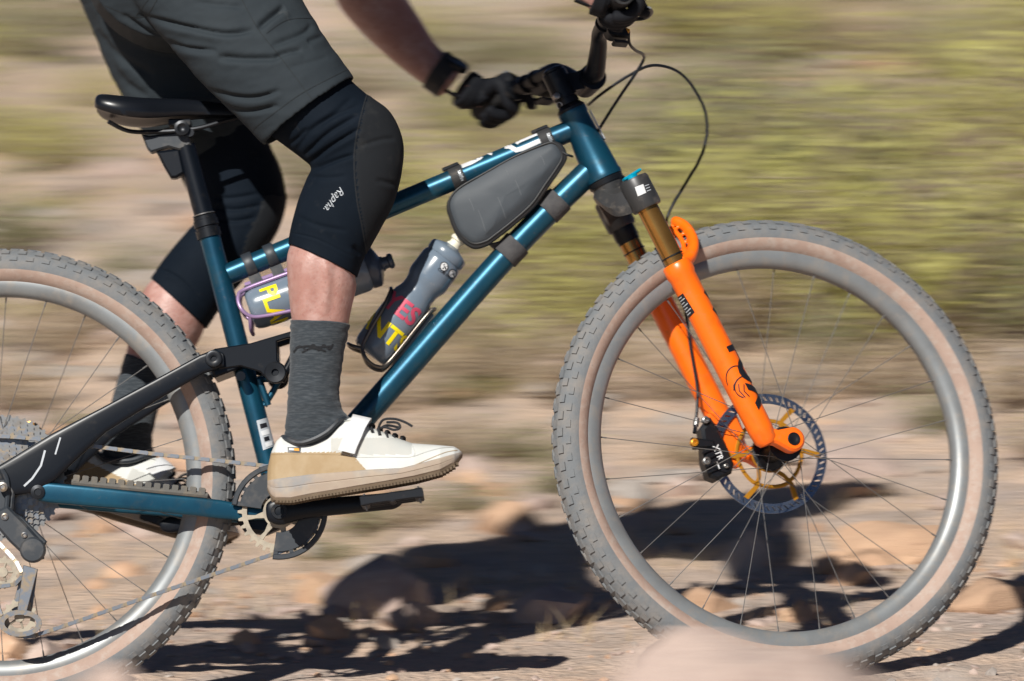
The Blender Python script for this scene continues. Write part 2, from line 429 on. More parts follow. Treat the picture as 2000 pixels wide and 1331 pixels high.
# ------------------------------------------------------------------ rocks
ROCKM = [mat('pink_granite', (0.50, 0.38, 0.32), 0.9, 0, [(7, (0.40, 0.30, 0.26), 0.42, 0.65), (40, (0.58, 0.48, 0.42), 0.5, 0.75)], (30, 0.6, 0.01)),
         mat('orange_sandstone', (0.56, 0.36, 0.23), 0.9, 0, [(7, (0.50, 0.31, 0.2), 0.42, 0.65), (40, (0.63, 0.43, 0.3), 0.5, 0.75)], (30, 0.6, 0.01)),
         mat('grey_granite', (0.41, 0.36, 0.32), 0.9, 0, [(7, (0.34, 0.29, 0.25), 0.42, 0.65), (40, (0.49, 0.43, 0.38), 0.5, 0.75)], (30, 0.6, 0.01))]
def rock_mesh(seed, sub=3):
    bm = bmesh.new(); bmesh.ops.create_icosphere(bm, subdivisions=sub, radius=1.0)
    r = random.Random(seed)
    planes = [(norm(V(r.uniform(-1, 1), r.uniform(-1, 1), r.uniform(-0.5, 1))), r.uniform(0.42, 0.8)) for _ in range(16)]
    P = np.array([v.co[:] for v in bm.verts])
    for n, d in planes:
        e = P @ n - d; P = P - np.outer(np.clip(e, 0, None), n)
    P = P * (1 + 0.05 * fbm(P[:, 0] * 2 + seed, P[:, 1] * 2 + P[:, 2] * 1.7, seed, 3))[:, None]
    P = P * (1 + 0.03 * fbm(P[:, 0] * 7 + seed, P[:, 1] * 7 + P[:, 2] * 6, seed + 4, 2))[:, None]
    f = [[v.index for v in q.verts] for q in bm.faces]; bm.free()
    return P, f
ROCKS = [rock_mesh(s) for s in range(7)]
ROCK_ME = {}
def rock(pos, size, rot, kind, var, label, group=None, sink=0.35):
    key = (kind, var)
    if key not in ROCK_ME:
        o = link_mesh('rock', *ROCKS[var], ROCKM[kind], angle=24); ROCK_ME[key] = o.data
    else:
        o = bpy.data.objects.new('rock', ROCK_ME[key]); COL.objects.link(o)
    z = float(ground_h(pos[0], pos[1]))
    o.location = (pos[0], pos[1], z + size[2] * (1 - sink) - size[2] * 0.35)
    o.scale = size; o.rotation_euler = (0, 0, rot)
    o['label'], o['category'] = label, 'rock'
    if group: o['group'] = group
    return o
# the rocks one can single out
def near_rock(px, py, y, sx, sy, sz, rot, kind, var, label):
    d = ray(px, py); p = CAMPOS + d * ((y + CAM_D) / d[1])
    o = rock((p[0], y), (sx, sy, sz), rot, kind, var, label); o.location.z = p[2] - sz * ROCKS[var][0][:, 2].max()
near_rock(1430, 1226, -2.3, 0.25, 0.16, 0.26, 0.15, 0, 4, 'pale pink boulder beside the trail covering the foot of the front tyre')
near_rock(1680, 1262, -2.5, 0.20, 0.14, 0.24, 1.7, 0, 3, 'lower pale pink boulder next to the one covering the front tyre')
near_rock(1930, 1296, -2.2, 0.14, 0.14, 0.24, 0.9, 2, 5, 'greyish boulder beside the trail ahead of the front tyre')
near_rock(200, 1284, -2.2, 0.22, 0.14, 0.24, -0.2, 0, 6, 'pale pink boulder beside the trail covering the foot of the rear tyre')
near_rock(1130, 1318, -2.6, 0.13, 0.12, 0.22, 2.2, 1, 6, 'low orange boulder beside the trail below the crank')
p = hit_ground(985, 1040); rock(p[:2], (0.10, 0.09, 0.065), 0.4, 1, 1, 'warm orange rock on the slope between the wheels')
p = hit_ground(1760, 1090); rock(p[:2], (0.20, 0.15, 0.075), 0.3, 1, 4, 'large warm orange rock seen through the front wheel')
p = hit_ground(1385, 1190); rock(p[:2], (0.075, 0.07, 0.035), 1.3, 1, 5, 'squarish orange stone standing in for sunlit ground behind the front wheel')  # stone added where there is only a sunlit patch of orange ground
p = hit_ground(1660, 920); rock(p[:2], (0.17, 0.15, 0.06), 2.0, 0, 6, 'pale pink boulder on the slope behind the brake disc')
p = hit_ground(745, 1130); rock(p[:2], (0.07, 0.07, 0.045), 0.2, 2, 2, 'grey stone on the slope just below the crank')
p = hit_ground(640, 1170); rock(p[:2], (0.075, 0.07, 0.045), 1.2, 1, 3, 'small orange stone beside the grey stone below the crank')
p = hit_ground(800, 1225); rock(p[:2], (0.09, 0.07, 0.04), 2.4, 0, 5, 'flat pink stone in the rider shadow')
p = hit_ground(1210, 985); rock(p[:2], (0.10, 0.10, 0.05), 0.7, 2, 1, 'grey rock behind the rear edge of the front tyre')
p = hit_ground(1930, 1180); rock(p[:2], (0.12, 0.10, 0.05), 0.7, 1, 0, 'low orange rock ahead of the front tyre')
for i in range(230):
    px, py = rng.uniform(-250, 2250), rng.uniform(-60, 1050)
    p = hit_ground(px, py)
    if p[1] > 14: continue
    s = rng.uniform(0.025, 0.07) * (1 + p[1] * 0.09); k = int(rng.choice([0, 0, 1, 2, 2]))
    if s * 10000 / (p[1] + 8.4) < 45 and i % 2: continue
    rock(p[:2], (s * rng.uniform(0.9, 1.5), s * rng.uniform(0.8, 1.2), s * rng.uniform(0.3, 0.6)), rng.uniform(0, 6.28), k, int(rng.integers(0, 7)),
         ('large ' if s > .075 else 'small ') + ['pale pink rock half buried in the hillside', 'warm orange rock half buried in the hillside', 'dull grey rock half buried in the hillside'][k],
         ('large ' if s > .075 else 'small ') + ['pink rocks on the hillside', 'orange rocks on the hillside', 'grey rocks on the hillside'][k])
# gravel: nobody could count it
gm = MB(); tet = V(0, 0, 1)
ico = [rock_mesh(40 + s, 1) for s in range(3)]
gv, gfc, gmi, n0 = [], [], [], 0
def pebble(x, y, s, gz):
    global n0
    P, f = ico[int(rng.integers(0, 3))]
    a = rng.uniform(0, 6.28); c, sn = math.cos(a), math.sin(a)
    Q = P * (s * rng.uniform(0.7, 1.4), s * rng.uniform(0.7, 1.3), s * rng.uniform(0.4, 0.8))
    Q = np.stack([Q[:, 0] * c - Q[:, 1] * sn + x, Q[:, 0] * sn + Q[:, 1] * c + y, Q[:, 2] + gz + s * 0.15], -1)
    gv.append(Q); k = int(rng.choice([0, 0, 1, 2]))
    for q in f: gfc.append([i + n0 for i in q]); gmi.append(k)
    n0 += len(Q)
pbs = [(rng.uniform(-1.3, 1.3), rng.uniform(-0.75, 1.2), rng.gamma(2.0, 0.0035) + 0.003) for _ in range(1300)]
for _ in range(900): y = rng.uniform(0.4, 6); pbs.append((rng.uniform(-2.2, 2.2) * (1 + y * 0.08), y, rng.gamma(2.0, 0.012) + 0.008))
pbs = np.array(pbs)
for (x, y, s_p), gz in zip(pbs, ground_h(pbs[:, 0], pbs[:, 1])): pebble(x, y, s_p, gz)
link_mesh('gravel', np.concatenate(gv), gfc, ROCKM, None, gmi, angle=45, stuff=True)['label'] = 'loose gravel scattered over the trail and slope'

# ------------------------------------------------------------------ desert plants
def leafmat(name, c, c2):
    m = mat(name, c, 0.75, 0, [(2.5, c2, 0.4, 0.65)])
    nt = m.node_tree; b = nt.nodes['Principled BSDF']
    tr = nt.nodes.new('ShaderNodeBsdfTranslucent'); mx = nt.nodes.new('ShaderNodeMixShader'); mx.inputs[0].default_value = 0.45
    src = b.inputs['Base Color'].links[0].from_socket
    nt.links.new(src, tr.inputs['Color']); nt.links.new(b.outputs[0], mx.inputs[1]); nt.links.new(tr.outputs[0], mx.inputs[2])
    nt.links.new(mx.outputs[0], nt.nodes['Material Output'].inputs['Surface'])
    return m
LEAF = [leafmat('yellow_green_leaf', (0.66, 0.62, 0.22), (0.54, 0.53, 0.19)), leafmat('grey_green_leaf', (0.33, 0.345, 0.17), (0.40, 0.39, 0.2)), leafmat('straw_leaf', (0.64, 0.52, 0.35), (0.54, 0.43, 0.29))]
WOOD = mat('dry_stem', (0.24, 0.185, 0.14), 0.9, 0, [(12, (0.33, 0.27, 0.22), 0.45, 0.7)])
def shrub_mesh(seed, nleaf=1350, size=0.024):
    r = np.random.default_rng(seed); st = MB(); tips = []
    for k in range(16):
        a, lean = r.uniform(0, 6.28), r.uniform(0.1, 0.75); L = r.uniform(0.6, 1.0)
        d = V(math.cos(a) * lean, math.sin(a) * lean, 1.0); d = norm(d)
        P = [V(0, 0, -0.05) + V(math.cos(a), math.sin(a), 0) * 0.04]
        for q in range(6):
            d = norm(d + r.normal(0, 0.13, 3) + V(0, 0, 0.02)); P.append(P[-1] + d * L / 6)
        st.tube(P, np.linspace(0.014, 0.003, 7), 5)
        tips += [(P[i], 0.10 + 0.10 * i / 6) for i in range(2, 7)]
        for q in range(3):
            i = int(r.integers(2, 6)); e = norm(r.normal(0, 1, 3) + V(0, 0, 0.5)); Q = [P[i], P[i] + e * 0.13, P[i] + e * 0.25 + r.normal(0, 0.03, 3)]
            st.tube(Q, [0.005, 0.004, 0.002], 4); tips.append((Q[2], 0.12)); tips.append((Q[1], 0.10))
    lv, lf = [], []
    for k in range(nleaf):
        c, sp = tips[int(r.integers(0, len(tips)))]
        p = c + r.normal(0, sp * 0.55, 3); n = norm(r.normal(0, 1, 3)); u = norm(np.cross(n, r.normal(0, 1, 3))); w = np.cross(n, u)
        s = size * r.uniform(0.6, 1.4); b = len(lv)
        lv += [p - u * s, p + w * s * 0.4, p + u * s, p - w * s * 0.4]; lf.append((b, b + 1, b + 2, b + 3))
    return (st.V(), st.f), (np.array(lv), lf)
SHR = [shrub_mesh(s) for s in (1, 2, 3, 4)]
SH_ME = {}
SLAB = ['yellow green leafy desert shrub growing on the hillside', 'grey green leafy desert shrub growing on the hillside', 'dry straw coloured desert shrub growing on the hillside']
def shrub(pos, w, h, kind, var):
    e = bpy.data.objects.new('desert_shrub', None); COL.objects.link(e)
    e.location = (pos[0], pos[1], float(ground_h(pos[0], pos[1])) - 0.02); e.scale = (w, w, h); e.rotation_euler = (0, 0, rng.uniform(0, 6.28))
    big = 'tall ' if h > 0.34 else 'low '
    e['label'], e['category'], e['group'] = big + SLAB[kind], 'shrub', big + ['yellow green shrubs', 'grey green shrubs', 'straw coloured shrubs'][kind]
    key = (kind, var)
    if key not in SH_ME:
        a = link_mesh('stem', *SHR[var][0], WOOD); b = link_mesh('foliage', *SHR[var][1], LEAF[kind], smooth=False)
        SH_ME[key] = (a.data, b.data)
    else:
        a = bpy.data.objects.new('stem', SH_ME[key][0]); b = bpy.data.objects.new('foliage', SH_ME[key][1]); COL.objects.link(a); COL.objects.link(b)
    a.parent = e; b.parent = e
SPOTS = [  # foot pixel x, y, width m, height m, kind
 (1420, 690, .5, .3, 2), (1560, 640, .7, .5, 0), (1700, 690, .7, .52, 0), (1860, 640, .75, .55, 0), (2010, 660, .6, .34, 1), (1310, 600, .6, .42, 0), (1200, 640, .5, .34, 0),
 (1480, 500, .75, .5, 0), (1640, 470, .6, .36, 1), (1960, 470, .85, .6, 0), (1340, 450, .7, .48, 1), (1150, 520, .6, .36, 0), (1060, 610, .5, .3, 0),
 (1560, 320, .6, .34, 1), (1780, 330, .5, .2, 2), (1930, 290, .9, .55, 0), (1400, 300, .7, .4, 1), (1240, 330, .6, .3, 1),
 (1500, 120, .9, .5, 0), (1690, 120, .6, .3, 2), (1880, 150, .7, .3, 1), (2050, 120, .9, .5, 0), (1330, 90, .8, .35, 1),
 (130, 330, .5, .26, 0), (60, 300, .45, .2, 0), (110, 80, .8, .3, 1), (20, 110, .8, .3, 1), (880, 250, .5, .25, 1), (960, 300, .45, .22, 0), (640, 200, .6, .3, 1), (820, 100, .7, .3, 0), (960, 130, .7, .26, 1), (1080, 230, .5, .22, 1),
 (640, 390, .5, .3, 1), (820, 420, .5, .28, 0), (930, 480, .45, .25, 0), (860, 560, .4, .22, 1), (1010, 700, .4, .2, 0), (60, 480, .4, .15, 1), (260, 560, .3, .18, 1), (760, 660, .4, .2, 2),
 (200, 640, .3, .16, 2), (90, 700, .35, .2, 2), (330, 720, .3, .15, 2), (30, 800, .3, .18, 2), (760, 800, .35, .18, 2), (950, 760, .4, .22, 2), (1090, 780, .35, .18, 2), (1300, 780, .35, .16, 2), (1560, 780, .35, .16, 2), (1750, 770, .35, .18, 2), (1960, 800, .4, .2, 2),
 (640, 900, .25, .12, 2), (880, 900, .3, .13, 2), (1020, 900, .28, .13, 1), (640, 1090, .16, .08, 1), (700, 1040, .2, .09, 1), (800, 1020, .2, .08, 2), (900, 1000, .22, .10, 1), (600, 1000, .2, .09, 2), (1100, 960, .2, .09, 1), (2060, 900, .3, .15, 2), (1330, 900, .26, .10, 2), (-120, 560, .6, .4, 1), (-150, 260, .8, .5, 0), (2180, 560, .8, .55, 0), (2200, 250, .9, .55, 0)]
for i, (px, py, w, h, k) in enumerate(SPOTS):
    shrub(hit_ground(px, py)[:2], w * rng.uniform(0.9, 1.1), h * rng.uniform(0.95, 1.2), k, i % 4)
for i in range(70):       # low scrub between the larger shrubs
    px, py = rng.uniform(-100, 2100), rng.uniform(-20, 900)
    if px < 1150 or rng.uniform() < .35: shrub(hit_ground(px, py)[:2], rng.uniform(.14, .34), rng.uniform(.06, .2), int(rng.choice([0, 1, 1, 2])), i % 4)
for i in range(26):       # farther up the hill
    y = rng.uniform(9.5, 16); x = rng.uniform(-1, 1) * (2.5 + y * 0.28)
    shrub((x, y), rng.uniform(.6, 1.2), rng.uniform(.35, .8), int(rng.choice([0, 0, 1, 1, 2])), i % 4)
# dry grass: nobody could count it
dv, df, dm = [], [], []
gy = np.where(np.arange(11000) % 4 > 0, rng.uniform(0.55, 1, 11000) ** 1.6 * 11, rng.uniform(0.5, 2.5, 11000))
gx = rng.uniform(-1.3, 1.3, 11000) * (1 + gy * 0.12)
gk = fbm(gx * 2.2, gy * 2.2, 31, 2) > -0.1; gz_ = ground_h(gx, gy)
for x, y, z in zip(gx[gk], gy[gk], gz_[gk]):
    L = rng.uniform(0.015, 0.075); a = rng.uniform(0, 6.28); t = V(math.cos(a), math.sin(a), 0)
    u = V(-t[1], t[0], 0) * 0.0013; b = len(dv); p = V(x, y, z - 0.005); tip = p + V(0, 0, L) + t * L * rng.uniform(0.2, 1.6); md = p + (tip - p) * 0.5 + V(0, 0, L * 0.1)
    dv += [p - u, p + u, md + u * 0.8, md - u * 0.8, tip]; df += [(b, b + 1, b + 2, b + 3), (b + 3, b + 2, b + 4)]; k2 = int(rng.choice([0, 0, 1])); dm += [k2, k2]
STRAW = [mat('straw_grass', (0.56, 0.42, 0.24), 0.8), mat('brown_grass', (0.34, 0.235, 0.14), 0.85)]
link_mesh('dry_grass', dv, df, STRAW, None, dm, smooth=False, stuff=True)['label'] = 'thin dry straw grass on the slope'
# ------------------------------------------------------------------ the bicycle
PXM = 1 / 1190.0
bike = thing('mountain_bike', 'dark teal full suspension mountain bike with orange fork under the rider', 'bicycle', tuple(V(0, 0, 0) + RB.T @ C_R))
def PB(name, mb, mats, parent=bike, **k):
    o = build(name, mb, mats, parent, **k)
    return o
Y = V(0, 1, 0)
def tgt(mb): return (mb.V(), mb.f)
# --- main frame
TT0, TT1 = B(446, 536), B(1118, 254)
DT = [B(560, 985), B(767, 750), B(998, 489), B(1150, 336)]
ST = [B(404, 440), B(545, 985)]
fr = MB()
tt_pts = np.linspace(TT0, TT1, 10); fr.tube(tt_pts, 0.0178, 24)
dt_pts = catmull(DT, 6); fr.tube(dt_pts, 0.0213, 24)
st_pts = np.linspace(ST[0], ST[1], 8); fr.tube(st_pts, 0.0174, 24)
PB('main_frame', fr, TEAL)
ht = MB(); L = np.linalg.norm(H1 - H0)
ht.lathe(H0, SA, [(0.002, 0.027), (0.002, 0.0315), (0.008, 0.0318), (0.012, 0.0305), (0.05, 0.0285), (L * 0.6, 0.0255), (L - 0.012, 0.0238), (L - 0.008, 0.0252), (L, 0.0252), (L, 0.02)], 36)
head = PB('head_tube', ht, TEAL)
badge = MB(); P0 = B(1186, 283); d_ = norm(H0 - H1)
for q in (-1, 1): badge.tube([S(1175 + 26 * 0, 262) * 0 + H0 + SA * (0.115 - 0.0) + SF0 * 0.0272 + Y * q * 0.011, H0 + SA * 0.062 + SF0 * 0.0285 + Y * q * 0.011], 0.0009, 5)
badge.tube([H0 + SA * 0.062 + SF0 * 0.0288 - Y * 0.011, H0 + SA * 0.062 + SF0 * 0.0295 + Y * 0.011], 0.0009, 5)
badge.tube([H0 + SA * 0.115 + SF0 * 0.0278 - Y * 0.011, H0 + SA * 0.115 + SF0 * 0.0282 + Y * 0.011], 0.0009, 5)
PB('head_badge', badge, SILV, head)
hs = MB(); hs.lathe(H0 + SA * (L + 0.0005), SA, [(0, 0.021), (0, 0.0245), (0.004, 0.0245), (0.008, 0.021), (0.012, 0.0175)], 30)
hs2 = MB(); hs2.lathe(H0 - SA * 0.008, SA, [(0, 0.024), (0, 0.030), (0.009, 0.031), (0.0095, 0.024)], 30)
PB('headset', hs, BLKM, head); PB('crown_race', hs2, BLKM, head)
bbm = MB(); BBc = B(545, 1001); bbm.lathe(BBc - Y * 0.042, Y, [(0, 0.012), (0, 0.022), (0.004, 0.024), (0.08, 0.024), (0.084, 0.022), (0.084, 0.012)], 28)
PB('bottom_bracket', bbm, TEAL)
yk = MB(); yk.prism([B(x, y) for x, y in ((462, 992), (500, 978), (530, 980), (560, 1000), (552, 1032), (520, 1046), (478, 1040), (464, 1020))], Y * .026, .006); PB('chainstay_yoke', yk, BLKP)
gs = MB(); gs.tube([B(507, 742, -.012), B(524, 792, -.012)], 0.0055, 10); gs.tube([B(516, 793), B(534, 764), B(545, 742)], 0.0055, 10); gs.tube([B(500, 742), B(545, 738)], 0.006, 10)
PB('shock_mount', gs, TEAL)
# printed panels on the frame
stick = np.array([[502, 822], [527, 814], [539, 872], [536, 858], [535, 872], [515, 880]])
decal('frame_sticker', tgt(fr), np.array([[501, 822], [525, 815], [537, 862], [534, 872], [514, 880]]), [[0, 1, 2, 3, 4]], SILV, bike)
for poly in ([[507, 829], [519, 826], [521, 834], [509, 838]], [[509, 843], [524, 838], [526, 848], [512, 852]], [[515, 855], [524, 852], [526, 860], [517, 863]], [[517, 866], [531, 861], [531, 870], [520, 874]]):
    decal('frame_print', tgt(fr), np.array(poly), [[0, 1, 2, 3]], WHITE if poly[0][1] in (843, 866) else BLACKPR, bike, lift=0.0013)
def tt_strokes():
    a = stroke2d([[(902, 326), (922, 318), (938, 309), (946, 300), (950, 296)]], 7)
    b = stroke2d([[(956, 303), (959, 294)]], 9)
    c = stroke2d([[(986, 287), (996, 287), (1008, 294), (1020, 291), (1056, 275)], ], 9)
    d = stroke2d([[(1009, 279), (1016, 275), (1052, 260)]], 8)
    e = stroke2d([[(1009, 282), (1016, 268)]], 6)
    return (a, b, c, d, e)
for v2, f2 in tt_strokes(): decal('top_tube_lettering', tgt(fr), v2, f2, WHITE, bike)
# --- rear triangle
def stay(side, outline_pairs, mats, name, thick, bev=0.004):
    """box section swept along pixel pairs (upper edge, lower edge, lateral)"""
    m = MB(); rings = []
    for (xu, yu, xl, yl, lat) in outline_pairs:
        c = (B(xu, yu, -lat) + B(xl, yl, -lat)) / 2; h = (B(xu, yu, -lat) - B(xl, yl, -lat)) / 2
        c = V(c[0], side * lat, c[2]) if side > 0 else c
        k = []
        for a in np.linspace(0, 2 * math.pi, 20, endpoint=False):
            cu, su = math.copysign(abs(math.cos(a)) ** 0.45, math.cos(a)), math.copysign(abs(math.sin(a)) ** 0.45, math.sin(a))
            k.append(c + h * su + Y * thick * cu)
        rings.append(k)
    m.loft(rings)
    return PB(name, m, mats), m
cs_pairs = [(72, 946, 76, 979, .066), (95, 943, 97, 983, .066), (200, 953, 202, 992, .064), (300, 964, 300, 1000, .058), (380, 971, 380, 1008, .049), (432, 977, 430, 1014, .045), (470, 985, 466, 1017, .040), (520, 992, 520, 1016, .036)]
for s_ in (-1, 1):
    o, csm = stay(s_, cs_pairs, TEAL, 'chainstay', 0.0085)
    if s_ < 0:
        pr = MB(); pts = [B(140, 943, -.064), B(260, 955, -.060), B(405, 969, -.047)]
        c = catmull(pts, 8); pr.tube(c, 0.0062, 10, flat=1.5, up=(0, 1, 0))
        for i in range(15):
            t = i / 14; px = 150 + 245 * t; py = 939 + 25 * t - 3; lat = -.064 + .016 * t
            pr.box(B(px, py, lat), [V(1, 0, -.1), Y, V(.1, 0, 1)], (.0052, .0092, .0065), .0015)
        PB('chainstay_guard', pr, GREYR, o)
    bt = MB(); bt.lathe(B(75, 962, s_ * .066) + Y * s_ * .0085, Y * s_, [(0, .012), (.003, .0115), (.004, .006), (.002, .0055)], 20)
    PB('pivot_bolt', bt, BLKM, o)
ss_pairs = [(-30, 925, -20, 962, .066), (0, 908, 30, 968, .068), (40, 884, 70, 962, .069), (100, 848, 108, 938, .069), (140, 827, 150, 898, .068), (200, 796, 206, 846, .066), (300, 743, 306, 783, .062), (390, 694, 398, 730, .058), (420, 682, 426, 722, .057), (436, 690, 438, 716, .057)]
for s_ in (-1, 1):
    o, ssm = stay(s_, ss_pairs, BLKP, 'seatstay', 0.0075)
    if s_ < 0:
        for k, (v2, f2) in enumerate((stroke2d([[(47, 950), (63, 935), (80, 910), (88, 880)]], 4), stroke2d([[(108, 888), (118, 855)]], 3.2))):
            decal('seatstay_stripe', tgt(ssm), v2, f2, SILV, o)
    bt = MB(); bt.lathe(B(418, 702, s_ * .058) + Y * s_ * .006, Y * s_, [(0, .0145), (.005, .0135), (.006, .011), (.0045, .005), (.002, .0045)], 22)
    PB('pivot_bolt', bt, BLKM, o)
sb = MB(); sb.box(B(452, 722, 0), [V(.9, 0, .35), V(-.35, 0, .9), Y], (.03, .008, .05), .003); sb.tube([B(470, 735, -.05), B(470, 735, .05)], .008, 12)
PB('seatstay_bridge', sb, BLKP)
lk = [(404, 694), (420, 682), (490, 671), (575, 646), (606, 638), (612, 654), (560, 662), (541, 668), (542, 704), (556, 718), (556, 738), (542, 748), (524, 744), (508, 727), (470, 716), (430, 722), (408, 714)]
for s_ in (-1, 1):
    m = MB(); P = [B(x, y, -.048) for x, y in lk]; P = [V(p[0], s_ * .048, p[2]) if s_ > 0 else p for p in P]
    m.prism(P, Y * .006, .002); o = PB('rocker_link', m, BLKP)
    bt = MB(); c = B(538, 729, -.048); c = V(c[0], s_ * .048, c[2]); bt.lathe(c + Y * s_ * .005, Y * s_, [(0, .0185), (.006, .018), (.0075, .016), (.0065, .006), (.002, .005)], 26); bt.lathe(c - Y * s_ * .046, Y * s_, [(0, .012), (.05, .012)], 16)
    PB('pivot_bolt', bt, BLKM, o)
    m2 = MB(); m2.tube([B(548, 745, s_ * .03), B(566, 712, s_ * .03), B(600, 650, s_ * .03)], .0075, 10); PB('link_strut', m2, BLKP, o)
sh = MB(); a, b = B(612, 660), B(588, 888); d = b - a; LL = np.linalg.norm(d)
sh.lathe(a, d, [(0, .006), (0, .012), (.02, .012), (.022, .021), (LL * .55, .021), (LL * .56, .012), (LL - .02, .011), (LL - .02, .014), (LL, .014)], 24); PB('rear_shock', sh, BLKM)
rs = MB(); rs.tube([B(600, 655, -.055), B(600, 655, .055)], .006, 10); PB('shock_bolt', rs, BLKM)
rs = MB(); rs.tube([B(588, 888), B(640, 885)], .012, 12); PB('shock_bracket', rs, TEAL)
# --- seat post and saddle
sp = MB(); q0, q1 = B(362, 285), B(405, 444); sp.tube([q0, q1], .0162, 24); post = PB('seat_post', sp, BLKP)
co = MB(); d = norm(B(404, 440) - B(545, 985)); o_ = B(409, 462)
co.lathe(o_, d, [(-.002, .0175), (-.002, .0205), (.012, .0205), (.013, .0186), (.016, .0186), (.017, .0208), (.028, .0208), (.029, .019), (.034, .019), (.036, .0165)], 28); PB('seat_collar', co, BLKM, post)
cr = MB(); cr.lathe(o_ + d * .0365, d, [(0, .0163), (0, .0186), (.002, .0186), (.002, .0163)], 28); PB('wiper_ring', cr, STEEL, post)
hd = MB(); hd.prism([B(x, y, 0) for x, y in ((277, 264), (292, 268), (338, 262), (370, 250), (374, 286), (352, 296), (330, 290), (296, 300), (288, 292))], Y * .016, .003); PB('seat_clamp', hd, DGREY, post)
pc = MB(); pc.prism([B(x, y, 0) for x, y in ((306, 298), (352, 292), (362, 340), (345, 350), (334, 350), (322, 330))], Y * .014, .004); PB('post_lever', pc, BLKP, post)
cl = MB(); c = B(356, 252, -.02); cl.lathe(c, -Y, [(0, .0125), (.012, .0125), (.013, .008), (.010, .004)], 20); cl.box(B(352, 243, 0), [V(1, 0, 0), Y, V(0, 0, 1)], (.018, .026, .006), .002); cl.lathe(B(372, 262, -.008), -Y, [(0, .007), (.018, .007), (.018, .003)], 14)
PB('clamp_bolt', cl, BLKM, post)
# saddle: sections along its length (pixel x, top y, skirt y, half width)
sd = MB(); rings = []
for px, yt, yb, w in [(187, 204, 212, .030), (192, 192, 224, .058), (205, 188.5, 234, .069), (240, 191.5, 246, .073), (280, 194.5, 250, .066), (320, 195, 246, .050), (360, 195.5, 238, .036), (400, 199, 234, .026), (450, 204, 232, .021), (490, 208, 230, .018), (508, 213, 226, .012), (513, 217, 221, .004)]:
    T, Bo = B(px, yt), B(px, yb); k = []
    for a in np.linspace(0, 2 * math.pi, 24, endpoint=False):
        c, s = math.cos(a), math.sin(a)
        hgt = (T[2] - Bo[2]) / 2
        z = (T[2] + Bo[2]) / 2 + hgt * math.copysign(abs(s) ** 0.6, s)
        if s < 0: z += hgt * 0.9 * (1 - abs(c)) ** 1.0
        k.append(V(T[0], w * math.copysign(abs(c) ** 0.75, c), z - abs(c) ** 3 * 0.004))
    rings.append(k)
rings = [np.array(r) for r in rings]
sd.loft(catmull(np.array(rings), 4)); sad = PB('saddle', sd, mat('saddle_vinyl', (0.006, 0.0075, 0.011), 0.3, 0, None, (200, 0.04, 0.001), spec=0.35), bike, angle=60)
rl = MB()
for s_ in (-1, 1): rl.tube(catmull([B(212, 238, s_ * .045), B(250, 256, s_ * .03), B(300, 258, s_ * .022), B(380, 252, s_ * .022), B(440, 236, s_ * .016), B(485, 226, s_ * .01)], 5), .0036, 8)
PB('saddle_rail', rl, BLKM, sad)
# --- wheels
def make_wheel(name, c, fwd, lat, front):
    up = norm(np.cross(fwd, lat)); up = up if up[2] > 0 else -up
    e = lambda a: fwd * math.cos(a) + up * math.sin(a)
    rim = MB(); n = 144
    K_ = (R_TYRE if front else R_REAR) / .375
    prof = [(.322, .0155), (.3225, .0175), (.318, .0180), (.312, .0172), (.305, .0150), (.2985, .0095), (.297, .003), (.297, -.003), (.2985, -.0095), (.305, -.0150), (.312, -.0172), (.318, -.0180), (.3225, -.0175), (.322, -.0155), (.314, -.012), (.314, .012)]
    rim.loft([[c + e(a) * r * K_ + lat * l for r, l in prof] for a in np.linspace(0, 2 * math.pi, n, endpoint=False)], closed=True)
    w = PB(name, rim, RIM, bike)
    ty = MB(); ang = np.linspace(-148, 148, 31); R0, rr = .3455 * K_, .0292
    v, f, mi = [], [], []
    for i, a in enumerate(np.linspace(0, 2 * math.pi, n, endpoint=False)):
        for q in ang: v.append(c + e(a) * (R0 + rr * math.cos(rad(q))) + lat * (rr * 1.04) * math.sin(rad(q)))
    m = len(ang)
    for i in range(n):
        for j in range(m - 1):
            f.append((i * m + j, i * m + j + 1, ((i + 1) % n) * m + j + 1, ((i + 1) % n) * m + j))
            mi.append(0 if abs((ang[j] + ang[j + 1]) / 2) < 97 else 1)
    for i in range(n):
        ty.n
    ty.v.append(np.array(v)); ty.f += [list(x) for x in f]; ty.m += mi; ty.n = len(v)
    for k in range(84):
        for (q, da, hl, hw) in ((-64, .5, .0062, .0040), (64, .5, .0062, .0040), (-38, 0, .0066, .0048), (38, 0, .0066, .0048), (-13, .5, .007, .0052), (13, .25, .007, .0052)):
            a = (k + da) * 2 * math.pi / 84; qd = rad(q)
            rd = e(a) * math.cos(qd) + lat * math.sin(qd); tg = norm(np.cross(rd, np.cross(e(a + .01) - e(a - .01), rd))); tg = norm(e(a + .01) - e(a - .01))
            ty.box(c + e(a) * R0 + rd * (rr + .0008), [tg, np.cross(rd, tg), rd], (hl, hw, .0019), 0, 0)
    PB('tyre', ty, [TREAD, TANW], w, angle=50)
    hb = MB(); hb.lathe(c - lat * .055, lat, [(0, .008), (0, .011), (.012, .012), (.014, .029), (.018, .029), (.022, .017), (.055, .0145), (.088, .018), (.092, .030), (.097, .030), (.099, .014), (.110, .012), (.110, .008)], 32)
    PB('hub', hb, BLKM, w)
    for k in range(28):
        s_ = 1 if k % 2 else -1; a = k * 2 * math.pi / 28; off = (1 if (k // 2) % 2 else -1) * rad(58)
        m = MB(); p0 = c + lat * s_ * .037 + e(a + off) * .0265; p1 = c + e(a) * .302 * K_ + lat * s_ * .003
        m.tube([p0, p0 + (p1 - p0) * .5, p1 - (p1 - p0) * .05, p1 - (p1 - p0) * .049, p1], [.0008, .0007, .0008, .0014, .0014], 6); PB('spoke', m, SPOKE, w)
    return w, e
